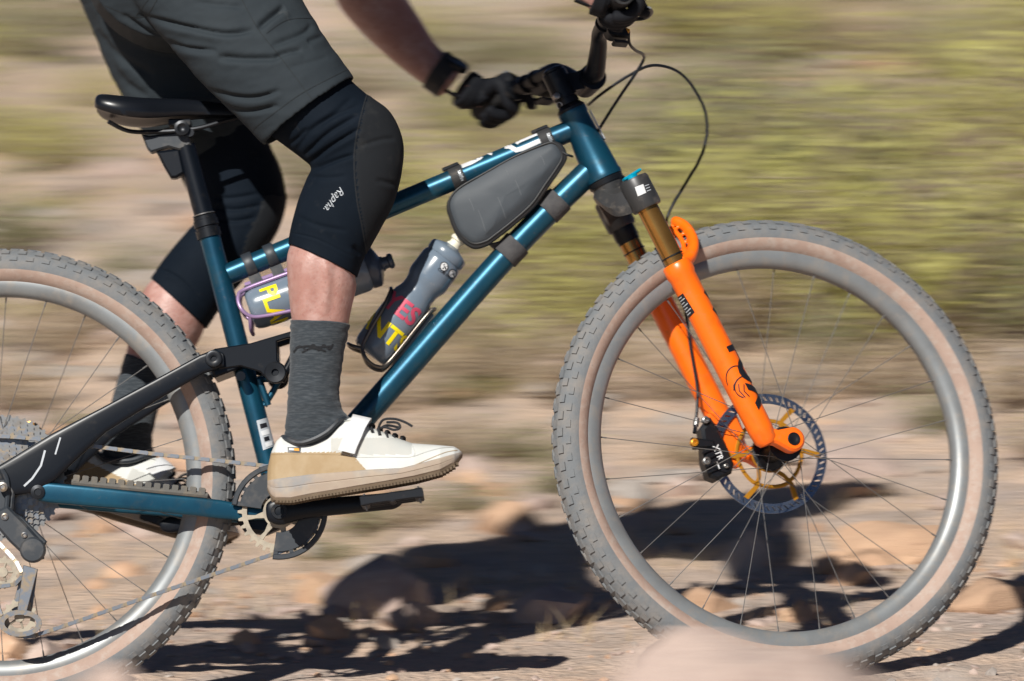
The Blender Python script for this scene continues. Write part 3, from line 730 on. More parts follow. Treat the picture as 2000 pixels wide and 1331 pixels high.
front_wheel, ef = make_wheel('front_wheel', FW, norm(np.cross(SL, np.cross(V(1, 0, 0), SL))), SL, True)
rear_wheel, er = make_wheel('rear_wheel', RW, V(1, 0, 0), Y, False)
# --- disc rotor (front), at rest
def make_rotor(c, lat, fwd, R=.1015):
    up = norm(np.cross(fwd, lat)); up = up if up[2] > 0 else -up
    e = lambda a: fwd * math.cos(a) + up * math.sin(a)
    m = MB(); n = 18
    for k in range(n):     # ring of vanes with slots between them
        a0 = k * 2 * math.pi / n; da = 2 * math.pi / n
        for (r0, r1, b0, b1) in ((R - .0042, R, 0, 1.0), (R - .0165, R - .0118, 0, 1.0), (R - .0121, R - .0039, .0, .24), (R - .0121, R - .0039, .34, .57), (R - .0121, R - .0039, .67, .90)):
            aa = np.linspace(a0 + da * b0, a0 + da * (b1 + (.0)), 5); sk = (0.06 if b1 < 1 else 0)
            outer = [c + e(x + sk) * r1 for x in aa]; inner = [c + e(x) * r0 for x in aa[::-1]]
            m.prism(outer + inner, lat * .0009)
    ro = PB('brake_rotor', m, ROTOR)
    s = MB(); N = 6
    for k in range(N):
        a = k * 2 * math.pi / N
        P = [c + e(a - .12) * .026, c + e(a + .16) * .042, c + e(a + .20) * .062, c + e(a + .08) * (R - .013), c + e(a - .02) * (R - .013), c + e(a + .08) * .062, c + e(a + .04) * .046, c + e(a - .30) * .030]
        s.prism(P, lat * .0018)
    s.loft([[c + lat * o * .0018 + e(a) * r for a in np.linspace(0, 2 * math.pi, 36, endpoint=False)] for r, o in ((.024, -1), (.032, -1), (.032, 1), (.024, 1))], closed=True)
    PB('rotor_carrier', s, SPIDER, ro)
    k = [c + e(a) * .0575 for a in np.linspace(0, 2 * math.pi, 7)[:-1]]
    s2 = MB(); s2.tube(catmull(k, 6, True), .0034, 8, closed=True, flat=.5, up=tuple(lat)); PB('rotor_carrier', s2, SPIDER, ro)
    return ro
FWD = norm(np.cross(SL, np.cross(V(1, 0, 0), SL)))
make_rotor(FW + SL * .040, SL, FWD)
# --- fork
fk = {}
NL, FL = -.0675, .0675
top_n, bot_n = S(1252, 382, NL), S(1500, 868, NL)
axf = norm(bot_n - top_n)
def leg_pts(l): return (top_n + SL * (l - NL), bot_n + SL * (l - NL))
cw = MB()
for l in (NL, FL):
    a, b = leg_pts(l); cw.lathe(a - axf * .030, axf, [(0, .012), (0, .0235), (.004, .0255), (.050, .0258), (.054, .024), (.054, .017)], 32)
# crown bridge
def cring(l, a_lo, a_hi, f0, f1):
    return [S2B(f0, l, a_lo), S2B(f1, l, a_lo - .004), S2B(f1 + .004, l, (a_lo + a_hi) / 2), S2B(f1 - .004, l, a_hi), S2B(f0 + .01, l, a_hi + .002), S2B(f0 - .003, l, (a_lo + a_hi) / 2)]
def leg_fa(l):
    a, _ = leg_pts(l); r = a - H0; return r @ SF, r @ SA
lf, la = leg_fa(0)
cw.loft(catmull(np.array([cring(NL, la - .022, la + .018, lf - .02, lf + .012), cring(NL * .55, la - .012, la + .022, lf - .045, lf + .008), cring(0, -.034, -.004, -.030, .036), cring(FL * .55, la - .002, la + .024, lf - .030, lf + .008), cring(FL, la - .022, la + .018, lf - .02, lf + .012)]), 5))
cw.lathe(H0 - SA * .035, SA, [(0, .018), (0, .024), (.02, .027), (.033, .0285)], 30)
crown = PB('fork_crown', cw, CROWN)
stb = MB()
for l in (NL, FL):
    a, b = leg_pts(l); m = MB(); m.tube([a - axf * .01, a + (b - a) * .5], .0178, 30); o = PB('stanchion', m, GOLD)
    if l > 0:
        m = MB(); m.lathe(a + axf * .020, axf, [(0, .018), (0, .0205), (.022, .0205), (.024, .0192), (.030, .0192), (.030, .018)], 28); PB('stanchion_shade_band', m, BLKP, o)  # black ring standing in for shade on the far stanchion under the crown
    m = MB(); m.lathe(a + axf * (.066 if l > 0 else .112), axf, [(0, .0178), (0, .0192), (.0022, .0192), (.0022, .0178)], 28); PB('travel_ring', m, BLKM, o)
lows = []
for l in (NL, FL):
    a, b = leg_pts(l); m = MB(); LL = np.linalg.norm(b - a)
    t0 = (S(1325, 512, NL) - top_n) @ axf
    m.lathe(a, axf, [(t0, .0182), (t0, .0222), (t0 + .003, .0245), (t0 + .020, .0248), (t0 + .026, .0228), (t0 + .06, .0225), (LL - .12, .0222), (LL - .03, .0212), (LL - .008, .0195), (LL, .014), (LL + .002, .004)], 36)
    # dropout lug reaching forward to the axle
    ax_c = FW + SL * l; w0 = a + axf * (LL - .035); w1 = a + axf * (LL - .002)
    d = norm(ax_c - (a + axf * (LL - .02)))
    pr = norm(np.cross(SL, d))
    P = [w0, w0 + (ax_c - w0) * .55 + V(0, 0, .004)] + [ax_c + .0205 * (d * math.cos(t) + pr * math.sin(t)) for t in np.linspace(-1.75, 1.75, 12)][::(1 if pr[2] < 0 else -1)] + [w1 + (ax_c - w1) * .3 - V(0, 0, .004), w1]
    m.prism(P, SL * .0135, .004)
    o = PB('fork_lower', m, ORANGE); lows.append((o, m, a, LL))
    hl = MB(); sgn = -1 if l < 0 else 1
    hl.lathe(ax_c + SL * sgn * .0140, SL * sgn, [(-.002, .0108), (.0014, .0106), (.0022, .0096), (.0012, .0088), (.0008, .0052), (.0006, .0048)], 24); PB('axle_end', hl, BLKM, o)
# arch behind / ahead of the tyre: from one leg up over the tyre to the other
def both(pts):
    p = [S(x, y, l) for x, y, l in pts]; return catmull(np.array(p + [q - 2 * SL * ((q - H0) @ SL) for q in p[:-1]][::-1]), 7)
outer_ = both([(1330, 516, NL), (1348, 500, NL + .004), (1354, 478, NL + .016), (1349, 458, -.034), (1336, 441, -.016), (1318, 433, .0)])
inner_ = both([(1322, 512, NL + .012), (1334, 494, NL + .020), (1334, 476, -.034), (1324, 458, -.018), (1310, 447, 0)])
ar = MB(); ar.tube(outer_, np.interp(np.linspace(0, 1, len(outer_)), [0, .12, .3, .5, .7, .88, 1], [.019, .0125, .0095, .0085, .0095, .0125, .019]), 18, flat=.8, up=tuple(axf))
ar.tube(inner_, .0042, 10)
for t in (6, 12, 18, 24, 30, 36, 42, 48, 54, 60):
    ar.tube([outer_[t], inner_[int(t * (len(inner_) - 1) / (len(outer_) - 1))]], .0032, 7)
arm = remesh(ar, .0015, 2); link_mesh('fork_arch', arm[0], arm[2], ORANGE, lows[0][0], angle=60)
# dial and label on top of the near leg
dl = MB(); a, b = leg_pts(NL); up_ = -axf
side = norm(np.cross(SL, up_)); side = side if side[0] > 0 else -side
cc = a - axf * .034
dl.lathe(cc, up_, [(-.003, .010), (.002, .010), (.003, .008)], 20)
dl.box(cc + up_ * .003 + side * .002, [norm(side + up_ * .12), SL, norm(up_ - side * .12)], (.0175, .0055, .0026), .0015); PB('compression_lever', dl, CYAN, crown)
decal('cap_label', tgt(cw), np.array([[1240, 366], [1256, 360], [1262, 377], [1246, 384]]), [[0, 1, 2, 3]], WHITE, crown)
for k in range(3): v2, f2 = stroke2d([[(1259 + k * 2, 364 + k * 5), (1267 + k * 2, 361 + k * 5)]], 1.6); decal('cap_print', tgt(cw), v2, f2, SILV, crown)
# fork lettering wrapped round the near leg
lo, lm, la_, LLn = lows[0]
near = -SL; frontv = norm(np.cross(axf, near)); frontv = frontv if frontv[0] > 0 else -frontv
rL = .0231
def legmap(t0, ang0):
    def fn(x, y):     # x runs down the leg, y runs round toward the front
        a = ang0 + y / rL
        return la_ + axf * (t0 + x) + (near * math.cos(a) + frontv * math.sin(a)) * rL
    return fn
def tleg(px, py): return (S(px, py, NL) - la_) @ axf
v2, f2 = text2d('FOX', 0.04); v2 = v2 * (.118 / v2[:, 0].max(), .052 / v2[:, 1].max())
wrapped('fork_lettering', v2, f2, legmap(tleg(1420, 676), .26), BLACKPR, lo, .004)
swirl = [[(.062 + .026 * math.cos(t), .000 + .022 * math.sin(t)) for t in np.linspace(.6, 4.6, 24)], [(.075 + .018 * math.cos(t), .006 + .02 * math.sin(t)) for t in np.linspace(2.4, 5.6, 16)], [(.066, -.004), (.076, -.008), (.09, -.004)], [(.058, -.002), (.064, -.012), (.072, -.016)], [(.07, .004), (.08, -.001), (.092, .003)]]
v2, f2 = stroke2d(swirl, .0016); wrapped('fork_swirl', v2, f2, legmap(tleg(1420, 676), -.15), BLACKPR, lo, .006)
for px, py in ((1381, 568), (1396, 602)):
    v2, f2 = stroke2d([[(0, .0), (.009, .006), (.016, .012)]], .008); wrapped('fork_lettering', v2, f2, legmap(tleg(px, py), .75), BLACKPR, lo, .004)
lab = np.array([[1324, 581], [1334, 573], [1357, 610], [1345, 622]]); decal('fork_label', tgt(lm), lab, [[0, 1, 2, 3]], BLACKPR, lo)
for k in range(7):
    t = .1 + k * .13; A, Bp = lab[0] + (lab[3] - lab[0]) * t, lab[1] + (lab[2] - lab[1]) * t
    v2, f2 = stroke2d([[A + (Bp - A) * .12, A + (Bp - A) * (.88 if k % 2 else .6)]], 2.0); decal('fork_label_print', tgt(lm), v2, f2, SILV, lo, lift=.0014)
# brake mount and caliper behind the far leg
fo, fm, fa_, LLf = lows[1]
mt = MB(); l_ = FL - .012
mt.prism([S(x, y, l_) for x, y in ((1378, 812), (1398, 800), (1436, 812), (1452, 850), (1440, 915), (1412, 905), (1404, 860), (1384, 832))], SL * .012, .004); PB('brake_mount', mt, ORANGE, fo)
cp = MB(); l_ = .040
cp.prism([S(x, y, l_) for x, y in ((1364, 842), (1382, 818), (1396, 838), (1412, 868), (1428, 910), (1424, 928), (1396, 942), (1380, 936), (1370, 905), (1368, 868))], SL * .017, .005)
cp.prism([S(x, y, l_ - .012) for x, y in ((1350, 856), (1392, 862), (1396, 876), (1354, 878))], SL * .008, .003)
for k in range(4): cp.box(S(1384 + k * 3, 880 + k * 13, l_ - .018), [SF, SL, SA], (.012, .003, .0022), .0008)
cal = PB('brake_caliper', cp, BLKM)
for (x, y, r, mm) in ((1354, 866, .0065, SPIDER), (1376, 822, .006, STEEL), (1378, 902, .0065, STEEL), (1416, 912, .004, STEEL)):
    m = MB(); m.lathe(S(x, y, l_ - .014), -SL, [(0, r), (.008, r), (.009, r * .6), (.006, r * .4)], 16); PB('caliper_bolt', m, mm, cal)
v2, f2 = text2d('XTR', .02); v2 = v2 * (16, -16); c_, s_n = math.cos(1.2), math.sin(1.2); v2 = np.stack([1392 + v2[:, 0] * c_ - v2[:, 1] * s_n * -1 * -1, 872 + v2[:, 0] * s_n + v2[:, 1] * c_], -1)
decal('caliper_print', tgt(cp), v2, f2, WHITE, cal)
v2, f2 = stroke2d([[(1400, 902), (1405, 916)]], 2.2); decal('caliper_print', tgt(cp), v2, f2, WHITE, cal)
# --- hoses
def hose(pts, r, name, m=BLKP, n=8):
    h = MB(); h.tube(catmull(np.array(pts), 8), r, n); return PB(name, h, m)
hose([S(1150, 205, .06), S(1172, 186, .02), S(1225, 150, .0), S(1275, 128, -.01), S(1328, 143, -.012), S(1366, 192, -.01), S(1381, 246, -.006), S(1370, 304, 0), S(1336, 364, 0), S(1311, 406, .0), S(1301, 440, .005), S(1304, 500, .036), S(1335, 592, .040), S(1349, 680, .040), S(1362, 760, .040), S(1360, 815, .040), S(1356, 846, .030)], .0026, 'front_brake_hose')
ha = MB(); ha.lathe(S(1361, 818, .040), norm(S(1356, 850, .032) - S(1361, 818, .040)), [(0, .003), (0, .0048), (.014, .0048), (.016, .0035), (.028, .0035)], 12); PB('hose_fitting', ha, STEEL)
hose([S(1228, 62, -.17), S(1229, 84, -.15), S(1240, 98, -.12), S(1256, 107, -.08), S(1256, 119, -.05), S(1240, 146, -.04), S(1210, 190, -.03), S(1178, 240, -.02), S(1166, 262, -.012), S(1160, 285, 0)], .0026, 'rear_brake_hose')
# --- stem, bar, grips, controls
ST_TOP = H0 + SA * (L + .012)
bar_c = S(1150, 158, 0); bf, ba = (bar_c - H0) @ SF, (bar_c - H0) @ SA
stm = MB(); stm.lathe(ST_TOP, SA, [(0, .0175), (0, .0195), (.008, .0195), (.008, .0182), (.012, .0182), (.012, .021), (.058, .021), (.060, .0185), (.064, .0185), (.068, .010)], 30)
stm.loft(catmull(np.array([[S2B(f, sx * w, a) + SA * sz * h for sx, sz in ((-1, -1), (1, -1), (1, 1), (-1, 1))] for f, w, h, a in ((0, .019, .018, L + .046), (bf * .5, .016, .015, (L + .046 + ba) / 2), (bf, .024, .020, ba))]), 3))
stm.lathe(S2B(bf, -.026, ba), SL, [(0, .017), (0, .0225), (.052, .0225), (.052, .017)], 28)
stem = PB('stem', stm, BLKP)
for l in (-.018, .018):
    m = MB(); m.lathe(S2B(bf + .016, l, ba + .014), norm(SF * .4 + SA), [(0, .0045), (.007, .0045), (.008, .002)], 12); PB('stem_bolt', m, BLKM, stem)
m = MB(); m.lathe(S2B(-.022, -.012, L + .03), -SL, [(0, .0055), (.012, .0055), (.013, .003)], 12); PB('stem_bolt', m, STEEL, stem)
v2, f2 = stroke2d([[(1093 + 5 * math.cos(t), 206 + 6 * math.sin(t)) for t in np.linspace(0, 6.28, 14)]], 1.4); decal('stem_mark', tgt(stm), v2, f2, SILV, stem)
BT = lambda l: .020 * min(1, abs(l) / .13) + .030 * l
barp = [(-.395, -.047, .046), (-.34, -.037, .044), (-.2, -.012, .038), (-.13, 0, .034), (-.095, .004, .024), (-.05, .001, .003), (-.03, 0, 0), (.03, 0, 0), (.05, .001, .003), (.095, .004, .024), (.13, 0, .034), (.2, -.012, .038), (.34, -.037, .044), (.395, -.047, .046)]
bp = catmull(np.array([S2B(bf + f, l, ba + a + BT(l)) for l, f, a in barp]), 6)
bl = np.abs((bp - H0) @ SL); bar = MB(); bar.tube(bp, np.interp(bl, [0, .03, .06, .13, .4], [.0175, .0175, .0155, .0118, .0112]), 20); PB('handlebar', bar, BLKP)
def barpt(l): return S2B(bf + np.interp(abs(l), [0, .05, .095, .13, .2, .34, .395], [0, .001, .004, 0, -.012, -.037, -.047]), l, ba + np.interp(abs(l), [0, .05, .095, .13, .2, .34, .395], [0, .003, .024, .034, .038, .044, .046]) + BT(l))
for s_ in (-1, 1):
    gp = [barpt(s_ * l) for l in np.linspace(.262, .392, 14)]; m = MB(); m.tube(gp, [.0155 + (.0012 if i % 2 else 0) for i in range(14)], 20); grip = PB('grip', m, GRIP)
    m = MB(); dax = norm(barpt(s_ * .27) - barpt(s_ * .25)); m.lathe(barpt(s_ * .254), dax, [(0, .0115), (0, .0175), (.009, .0175), (.009, .0115)], 22); PB('grip_collar', m, BLKM, grip)
    # brake lever: clamp, master cylinder, blade
    lv = MB(); c0 = barpt(s_ * .215); lv.lathe(c0, dax, [(0, .0118), (0, .0165), (.014, .0165), (.014, .0118)], 20)
    fd = norm(SF * .88 - SA * .45)
    lv.tube([c0 + fd * .018 - dax * .035, c0 + fd * .022, c0 + fd * .026 + dax * .03], [.0075, .0105, .0095], 14)
    lev = PB('brake_lever', lv, BLKM)
    m = MB(); q0 = c0 + fd * .032 + dax * .012; m.tube(catmull(np.array([q0, q0 + fd * .026 + dax * .02, q0 + fd * .030 + dax * .06, q0 + fd * .022 + dax * .088]), 5), .0055, 10, flat=.6, up=tuple(SA)); PB('lever_blade', m, BLKM, lev)
    m = MB(); m.lathe(c0 + fd * .028 - dax * .03 - SA * .006, norm(fd - SA * .6), [(0, .0045), (.012, .0045), (.013, .002)], 12); PB('reach_screw', m, SPIDER, lev)
    m = MB(); c1 = barpt(s_ * .185) - SA * .016 + fd * .012; m.box(c1, [dax, fd, SA], (.020, .017, .012), .004); m.box(c1 - SA * .022 - fd * .004 + dax * .012, [dax, fd, SA], (.016, .012, .003), .0012); m.lathe(barpt(s_ * .182), dax, [(0, .0118), (0, .0155), (.010, .0155), (.010, .0118)], 18)
    PB('shifter', m, BLKM) if s_ < 0 else PB('dropper_lever', m, BLKM)
# --- drivetrain
cr_c = B(546, 1000, -.052)
rg = MB(); N = 32; outer = []
for k in range(N):
    a = k * 2 * math.pi / N
    for da, r in ((-.055, .0615), (-.028, .0685), (.028, .0685), (.055, .0615)): outer.append((a + da, r))
P = [cr_c + V(math.cos(a) * r, 0, math.sin(a) * r) for a, r in outer]
Q = [cr_c + V(math.cos(a), 0, math.sin(a)) * .0535 for a, r in outer]
rg.loft([[p - Y * .0016 for p in P], [p + Y * .0016 for p in P], [p + Y * .0016 for p in Q], [p - Y * .0016 for p in Q]], closed=True)
for k in range(8):
    a = k * math.pi / 4 + .2; u = lambda t, r: cr_c + V(math.cos(t) * r, 0, math.sin(t) * r)
    rg.prism([u(a - .30, .022), u(a - .06, .040), u(a - .10, .054), u(a + .06, .054), u(a + .08, .040), u(a + .30, .022)], Y * .0018, .0005)
rg.lathe(cr_c - Y * .003, Y, [(0, .014), (0, .027), (.006, .027), (.006, .014)], 28); PB('chainring', rg, RINGM)
gd = MB()
def sector(a0, a1, r0, r1, lat, th):
    aa = np.linspace(rad(a0), rad(a1), 16); c = V(cr_c[0], lat, cr_c[2])
    return [c + V(math.cos(a), 0, math.sin(a)) * r1 for a in aa] + [c + V(math.cos(a), 0, math.sin(a)) * r0 for a in aa[::-1]]
gd.prism(sector(78, 172, .030, .066, -.058, .002), Y * .002, .0008); gd.prism(sector(78, 172, .070, .079, -.058, .002), Y * .0045, .0015)
gd.prism(sector(-98, 2, .034, .066, -.058, .002), Y * .002, .0008); gd.prism(sector(-98, 2, .070, .079, -.058, .002), Y * .0045, .0015)
for a0 in list(range(78, 172, 22)) + list(range(-98, 2, 22)): gd.prism(sector(a0, a0 + 6, .0655, .0705, -.058, .002), Y * .002)
PB('chain_guide', gd, DGREY)
def crank(s_, end):
    a = B(546, 999, s_ * .070); b = end; d = norm(b - a); w = norm(np.cross(d, Y)); LL = np.linalg.norm(b - a); m = MB(); rings = []
    for t, hw, ht in ((-.022, .006, .006), (-.018, .016, .009), (0, .0225, .0105), (.022, .019, .0105), (.05, .0155, .0095), (LL * .6, .0145, .0085), (LL - .018, .0140, .0075), (LL, .0135, .0075), (LL + .012, .008, .006), (LL + .0145, .003, .004)):
        c = a + d * t; rings.append([c + w * hw * math.copysign(abs(math.cos(q)) ** .6, math.cos(q)) + Y * ht * math.copysign(abs(math.sin(q)) ** .6, math.sin(q)) for q in np.linspace(0, 2 * math.pi, 16, endpoint=False)])
    m.loft(catmull(np.array(rings), 3)); o = PB('crank_arm', m, BLKP)
    bm_ = MB(); bm_.lathe(a + Y * s_ * .0095, Y * s_, [(0, .0135), (.003, .013), (.003, .008), (-.002, .006)], 22); PB('crank_bolt', bm_, BLKM, o)
    return m
PEDN, PEDF = B(768, 978, -.085), B(330, 1026, .085)
crm = crank(-1, V(PEDN[0], -.076, PEDN[2])); crank(1, V(PEDF[0], .076, PEDF[2]))
def pedal(c, s_, tilt):
    fx, up = V(math.cos(tilt), 0, math.sin(tilt)), V(-math.sin(tilt), 0, math.cos(tilt)); c = c + Y * s_ * .054; m = MB()
    for d in (-.044, .044): m.box(c + fx * d, [fx, Y, up], (.007, .050, .0085), .002)
    for d in (-.046, .0, .046): m.box(c + Y * d, [fx, Y, up], (.046, .0045, .0075), .002)
    m.tube([c - Y * s_ * .06, c + Y * s_ * .05], .008, 12); o = PB('pedal', m, BLKM)
    for d in (-.044, .044):
        for e_ in (-.036, -.012, .012, .036):
            for u_ in (-1, 1): pass
    pn = MB()
    for d in (-.044, .044):
        for e_ in (-.038, -.013, .013, .038): pn.tube([c + fx * d + Y * e_ - up * .0115, c + fx * d + Y * e_ + up * .0115], .0019, 6)
    PB('pedal_pin', pn, STEEL, o)
pedal(PEDN, -1, rad(8)); pedal(PEDF, 1, rad(-22))
# cassette
for k in range(12):
    r = .104 - k * .0072; lat = -.020 - k * .0033; c = V(RW[0], lat, RW[2]); nt_ = max(11, int(round(r * 2 * math.pi / .0127))); m = MB()
    o1, i1 = [], []
    for q in range(nt_):
        a = q * 2 * math.pi / nt_
        for da, rr in ((-.3, r - .004), (-.12, r), (.12, r), (.3, r - .004)):
            t = a + da * 2 * math.pi / nt_; o1.append(c + V(math.cos(t), 0, math.sin(t)) * rr); i1.append(c + V(math.cos(t), 0, math.sin(t)) * max(r - .014, .012))
    m.loft([[p - Y * .0008 for p in o1], [p + Y * .0008 for p in o1], [p + Y * .0008 for p in i1], [p - Y * .0008 for p in i1]], closed=True)
    if k < 8:
        for q in range(6):
            a = q * math.pi / 3 + k * .1; u = lambda t, rr: c + V(math.cos(t) * rr, 0, math.sin(t) * rr)
            m.prism([u(a, .018), u(a + .25, r - .012), u(a + .25 + .006 / r, r - .012), u(a + .25, .018)], Y * .0008)
    cas = PB('cassette', m, STEEL) if k == 0 else PB('cassette_sprocket', m, STEEL if k % 2 else CHAINM, cas)
m = MB(); m.lathe(V(RW[0], -.02, RW[2]), -Y, [(0, .018), (.045, .018), (.048, .012), (.055, .010)], 24); PB('axle_nut', m, BLKM, rear_wheel)
# small orange fitting on the rear brake behind the cassette, and rear caliper
m = MB(); m.prism([B(x, y, .05) for x, y in ((40, 850), (70, 826), (92, 850), (98, 880), (60, 890))], Y * .014, .004); rc = PB('rear_brake_caliper', m, BLKM)
m = MB(); m.lathe(B(60, 831, .02), -Y, [(0, .0065), (.008, .0065), (.009, .003)], 14); PB('caliper_bolt', m, SPIDER, rc)
# rear derailleur
dm = MB(); ly = -.078
dm.tube(catmull(np.array([B(4, 918, ly), B(14, 940, ly), B(14, 985, ly), B(6, 1010, ly)]), 5), .0045, 8)
dm.prism([B(x, y, ly) for x, y in ((-8, 1000), (16, 988), (48, 1020), (84, 1060), (86, 1092), (60, 1098), (20, 1060), (-6, 1030))], Y * .012, .004)
dm.prism([B(x, y, ly + .012) for x, y in ((-14, 940), (16, 934), (30, 960), (26, 1004), (-10, 1004))], Y * .010, .003)
dm.prism([B(x, y, ly + .004) for x, y in ((24, 1000), (44, 1010), (92, 1058), (84, 1072), (30, 1030))], Y * .005, .002)
der = PB('rear_derailleur', dm, DGREY)
for x, y, r_ in ((6, 952, .008), (10, 1010, .006), (48, 1046, .005)):
    m = MB(); m.lathe(B(x, y, ly - .008), -Y, [(0, r_), (.006, r_), (.007, r_ * .6), (.005, r_ * .45)], 14); PB('derailleur_bolt', m, CHAINM, der)
m = MB(); m.lathe(B(65, 1075, ly - .002), -Y, [(0, .021), (.012, .021), (.015, .018), (.0155, .004)], 26); PB('clutch_cover', m, DGREY, der)
m = MB(); m.prism([B(x, y, ly - .002) for x, y in ((46, 1104), (74, 1112), (52, 1196), (34, 1192))], Y * .0022, .0008)
m2 = MB(); c = B(40, 1213, ly - .002)
P = [c + V(.035 * math.cos(t) * (1 if abs(math.cos(t)) < .8 else 1), 0, .022 * math.sin(t) - .004) for t in np.linspace(0, 2 * math.pi, 28, endpoint=False)]
Q = [c + V(.026 * math.cos(t), 0, .014 * math.sin(t) - .004) for t in np.linspace(0, 2 * math.pi, 28, endpoint=False)]
m.loft([[p - Y * .002 for p in P], [p + Y * .002 for p in P], [p + Y * .002 for p in Q], [p - Y * .002 for p in Q]], closed=True)
m.prism([B(x, y, ly + .018) for x, y in ((46, 1104), (74, 1112), (62, 1200), (20, 1200))], Y * .001, .0004); PB('derailleur_cage', m, CHAINM, der)
def jockey(c, r, T=13):
    m = MB(); o1 = []
    for q in range(T):
        a = q * 2 * math.pi / T
        for da, rr in ((-.3, r - .004), (-.12, r), (.12, r), (.3, r - .004)): t = a + da * 2 * math.pi / T; o1.append((t, rr))
    O = [c + V(math.cos(t), 0, math.sin(t)) * rr for t, rr in o1]; I = [c + V(math.cos(t), 0, math.sin(t)) * (r - .012) for t, rr in o1]
    m.loft([[p - Y * .001 for p in O], [p + Y * .001 for p in O], [p + Y * .001 for p in I], [p - Y * .001 for p in I]], closed=True)
    for q in range(5): a = q * 2 * math.pi / 5; m.tube([c + V(math.cos(a), 0, math.sin(a)) * .006, c + V(math.cos(a), 0, math.sin(a)) * (r - .011)], .0022, 6)
    m.lathe(c - Y * .004, Y, [(0, .003), (0, .008), (.008, .008), (.008, .003)], 16); PB('jockey_wheel', m, RINGM, der)
J1, J2 = B(38, 1206, -.068), B(6, 1118, -.066); jockey(J1, .030); jockey(J2, .027)
# chain: every link a piece
a_up = V(0, 0, .066); cog = V(RW[0], -.046, RW[2])
path = [cog + V(-.066, 0, .0), cog + V(-.046, 0, .046), cog + V(.004, 0, .066)]
path += [B(300, 887, -.049), B(520, 911, -.052), cr_c + V(.004, 0, .065), cr_c + V(.046, 0, .046), cr_c + V(.065, 0, 0), cr_c + V(.046, 0, -.046), cr_c + V(.0, 0, -.066), B(500, 1094, -.054), B(300, 1162, -.060), B(86, 1236, -.067), J1 + V(.006, 0, -.031), J1 + V(-.022, 0, -.021), J1 + V(-.03, 0, .004), J2 + V(-.012, 0, -.028), J2 + V(.022, 0, -.018), J2 + V(.026, 0, .010), cog + V(-.03, 0, -.08), cog + V(-.060, 0, -.03)]
cpth = catmull(np.array(path), 24); seg = np.linalg.norm(np.diff(cpth, axis=0), axis=1); cum = np.concatenate([[0], np.cumsum(seg)])
nl = int(cum[-1] / .0127); samp = np.array([[np.interp(k * .0127, cum, cpth[:, i]) for i in range(3)] for k in range(nl + 1)])
rm = MB()
for p in samp: rm.lathe(p - Y * .0032, Y, [(0, .0015), (0, .0036), (.0064, .0036), (.0064, .0015)], 8)
chain = PB('chain', rm, BRASS)
def link_me(out, nm):
    m = MB()
    for s_ in (-1, 1):
        P = []
        for q in np.linspace(0, 2 * math.pi, 14, endpoint=False):
            x = .00635 * (1 if math.cos(q) > 0 else -1) + .0043 * math.cos(q); z = .0043 * math.sin(q) * (0.72 if abs(math.cos(q)) < .3 else 1); P.append(V(x, s_ * (.0038 if out else .0026), z))
        m.prism(P, Y * .0005)
    me = bpy.data.meshes.new(nm); me.from_pydata(m.V().tolist(), [], m.f); me.materials.append(CHAINM if out else BRASS); return me
LM = [link_me(True, 'outer_link'), link_me(False, 'inner_link')]
anch = Vector(BASE[bike.name]['anchor'])
for k in range(nl):
    a, b = samp[k], samp[k + 1]; d = norm(b - a); c = (a + b) / 2; z = norm(np.cross(d, Y)); z = -z; yv = np.cross(z, d)
    o = bpy.data.objects.new('chain_link', LM[k % 2]); COL.objects.link(o); o.parent = chain
    o.matrix_local = Matrix(((d[0], yv[0], z[0], c[0]), (d[1], yv[1], z[1], c[1]), (d[2], yv[2], z[2], c[2]), (0, 0, 0, 1)))
# ------------------------------------------------------------------ the rider
person = thing('person', 'rider in grey shorts, black knee warmers and pale shoes standing on the pedals', 'person', tuple(V(PEDN[0], -.13, PEDN[2])))
def stations(st, n=6, seg=40, sq=1.0):
    """limb sections: back edge px, front edge px, lateral y, depth/width ratio"""
    rows = np.array([np.concatenate([B(a, b, y), B(c, d, y), [r]]) for a, b, c, d, y, r in st])
    rows = catmull(rows, n); ang = np.linspace(0, 2 * math.pi, seg, endpoint=False); rings = []
    for q in rows:
        Lp, Rp, r = q[:3], q[3:6], q[6]; c, h = (Lp + Rp) / 2, (Rp - Lp) / 2; dp = Y * np.linalg.norm(h) * r
        ca, sa = np.cos(ang), np.sin(ang)
        if sq != 1: ca, sa = np.sign(ca) * np.abs(ca) ** sq, np.sign(sa) * np.abs(sa) ** sq
        rings.append(c + np.outer(ca, h) + np.outer(sa, dp))
    return np.array(rings)
def recess(rings, depth=.03, k=.90):
    """turn the last section inward so a hem reads as an open edge"""
    r = rings[-1]; c = r.mean(0); ax = norm(rings[-1].mean(0) - rings[-3].mean(0))
    return np.concatenate([rings, [c + (r - c) * .97 + ax * .0012, c + (r - c) * .94, c + (r - c) * k - ax * depth]])
def w_px(v):
    return to_px(b2w(v))
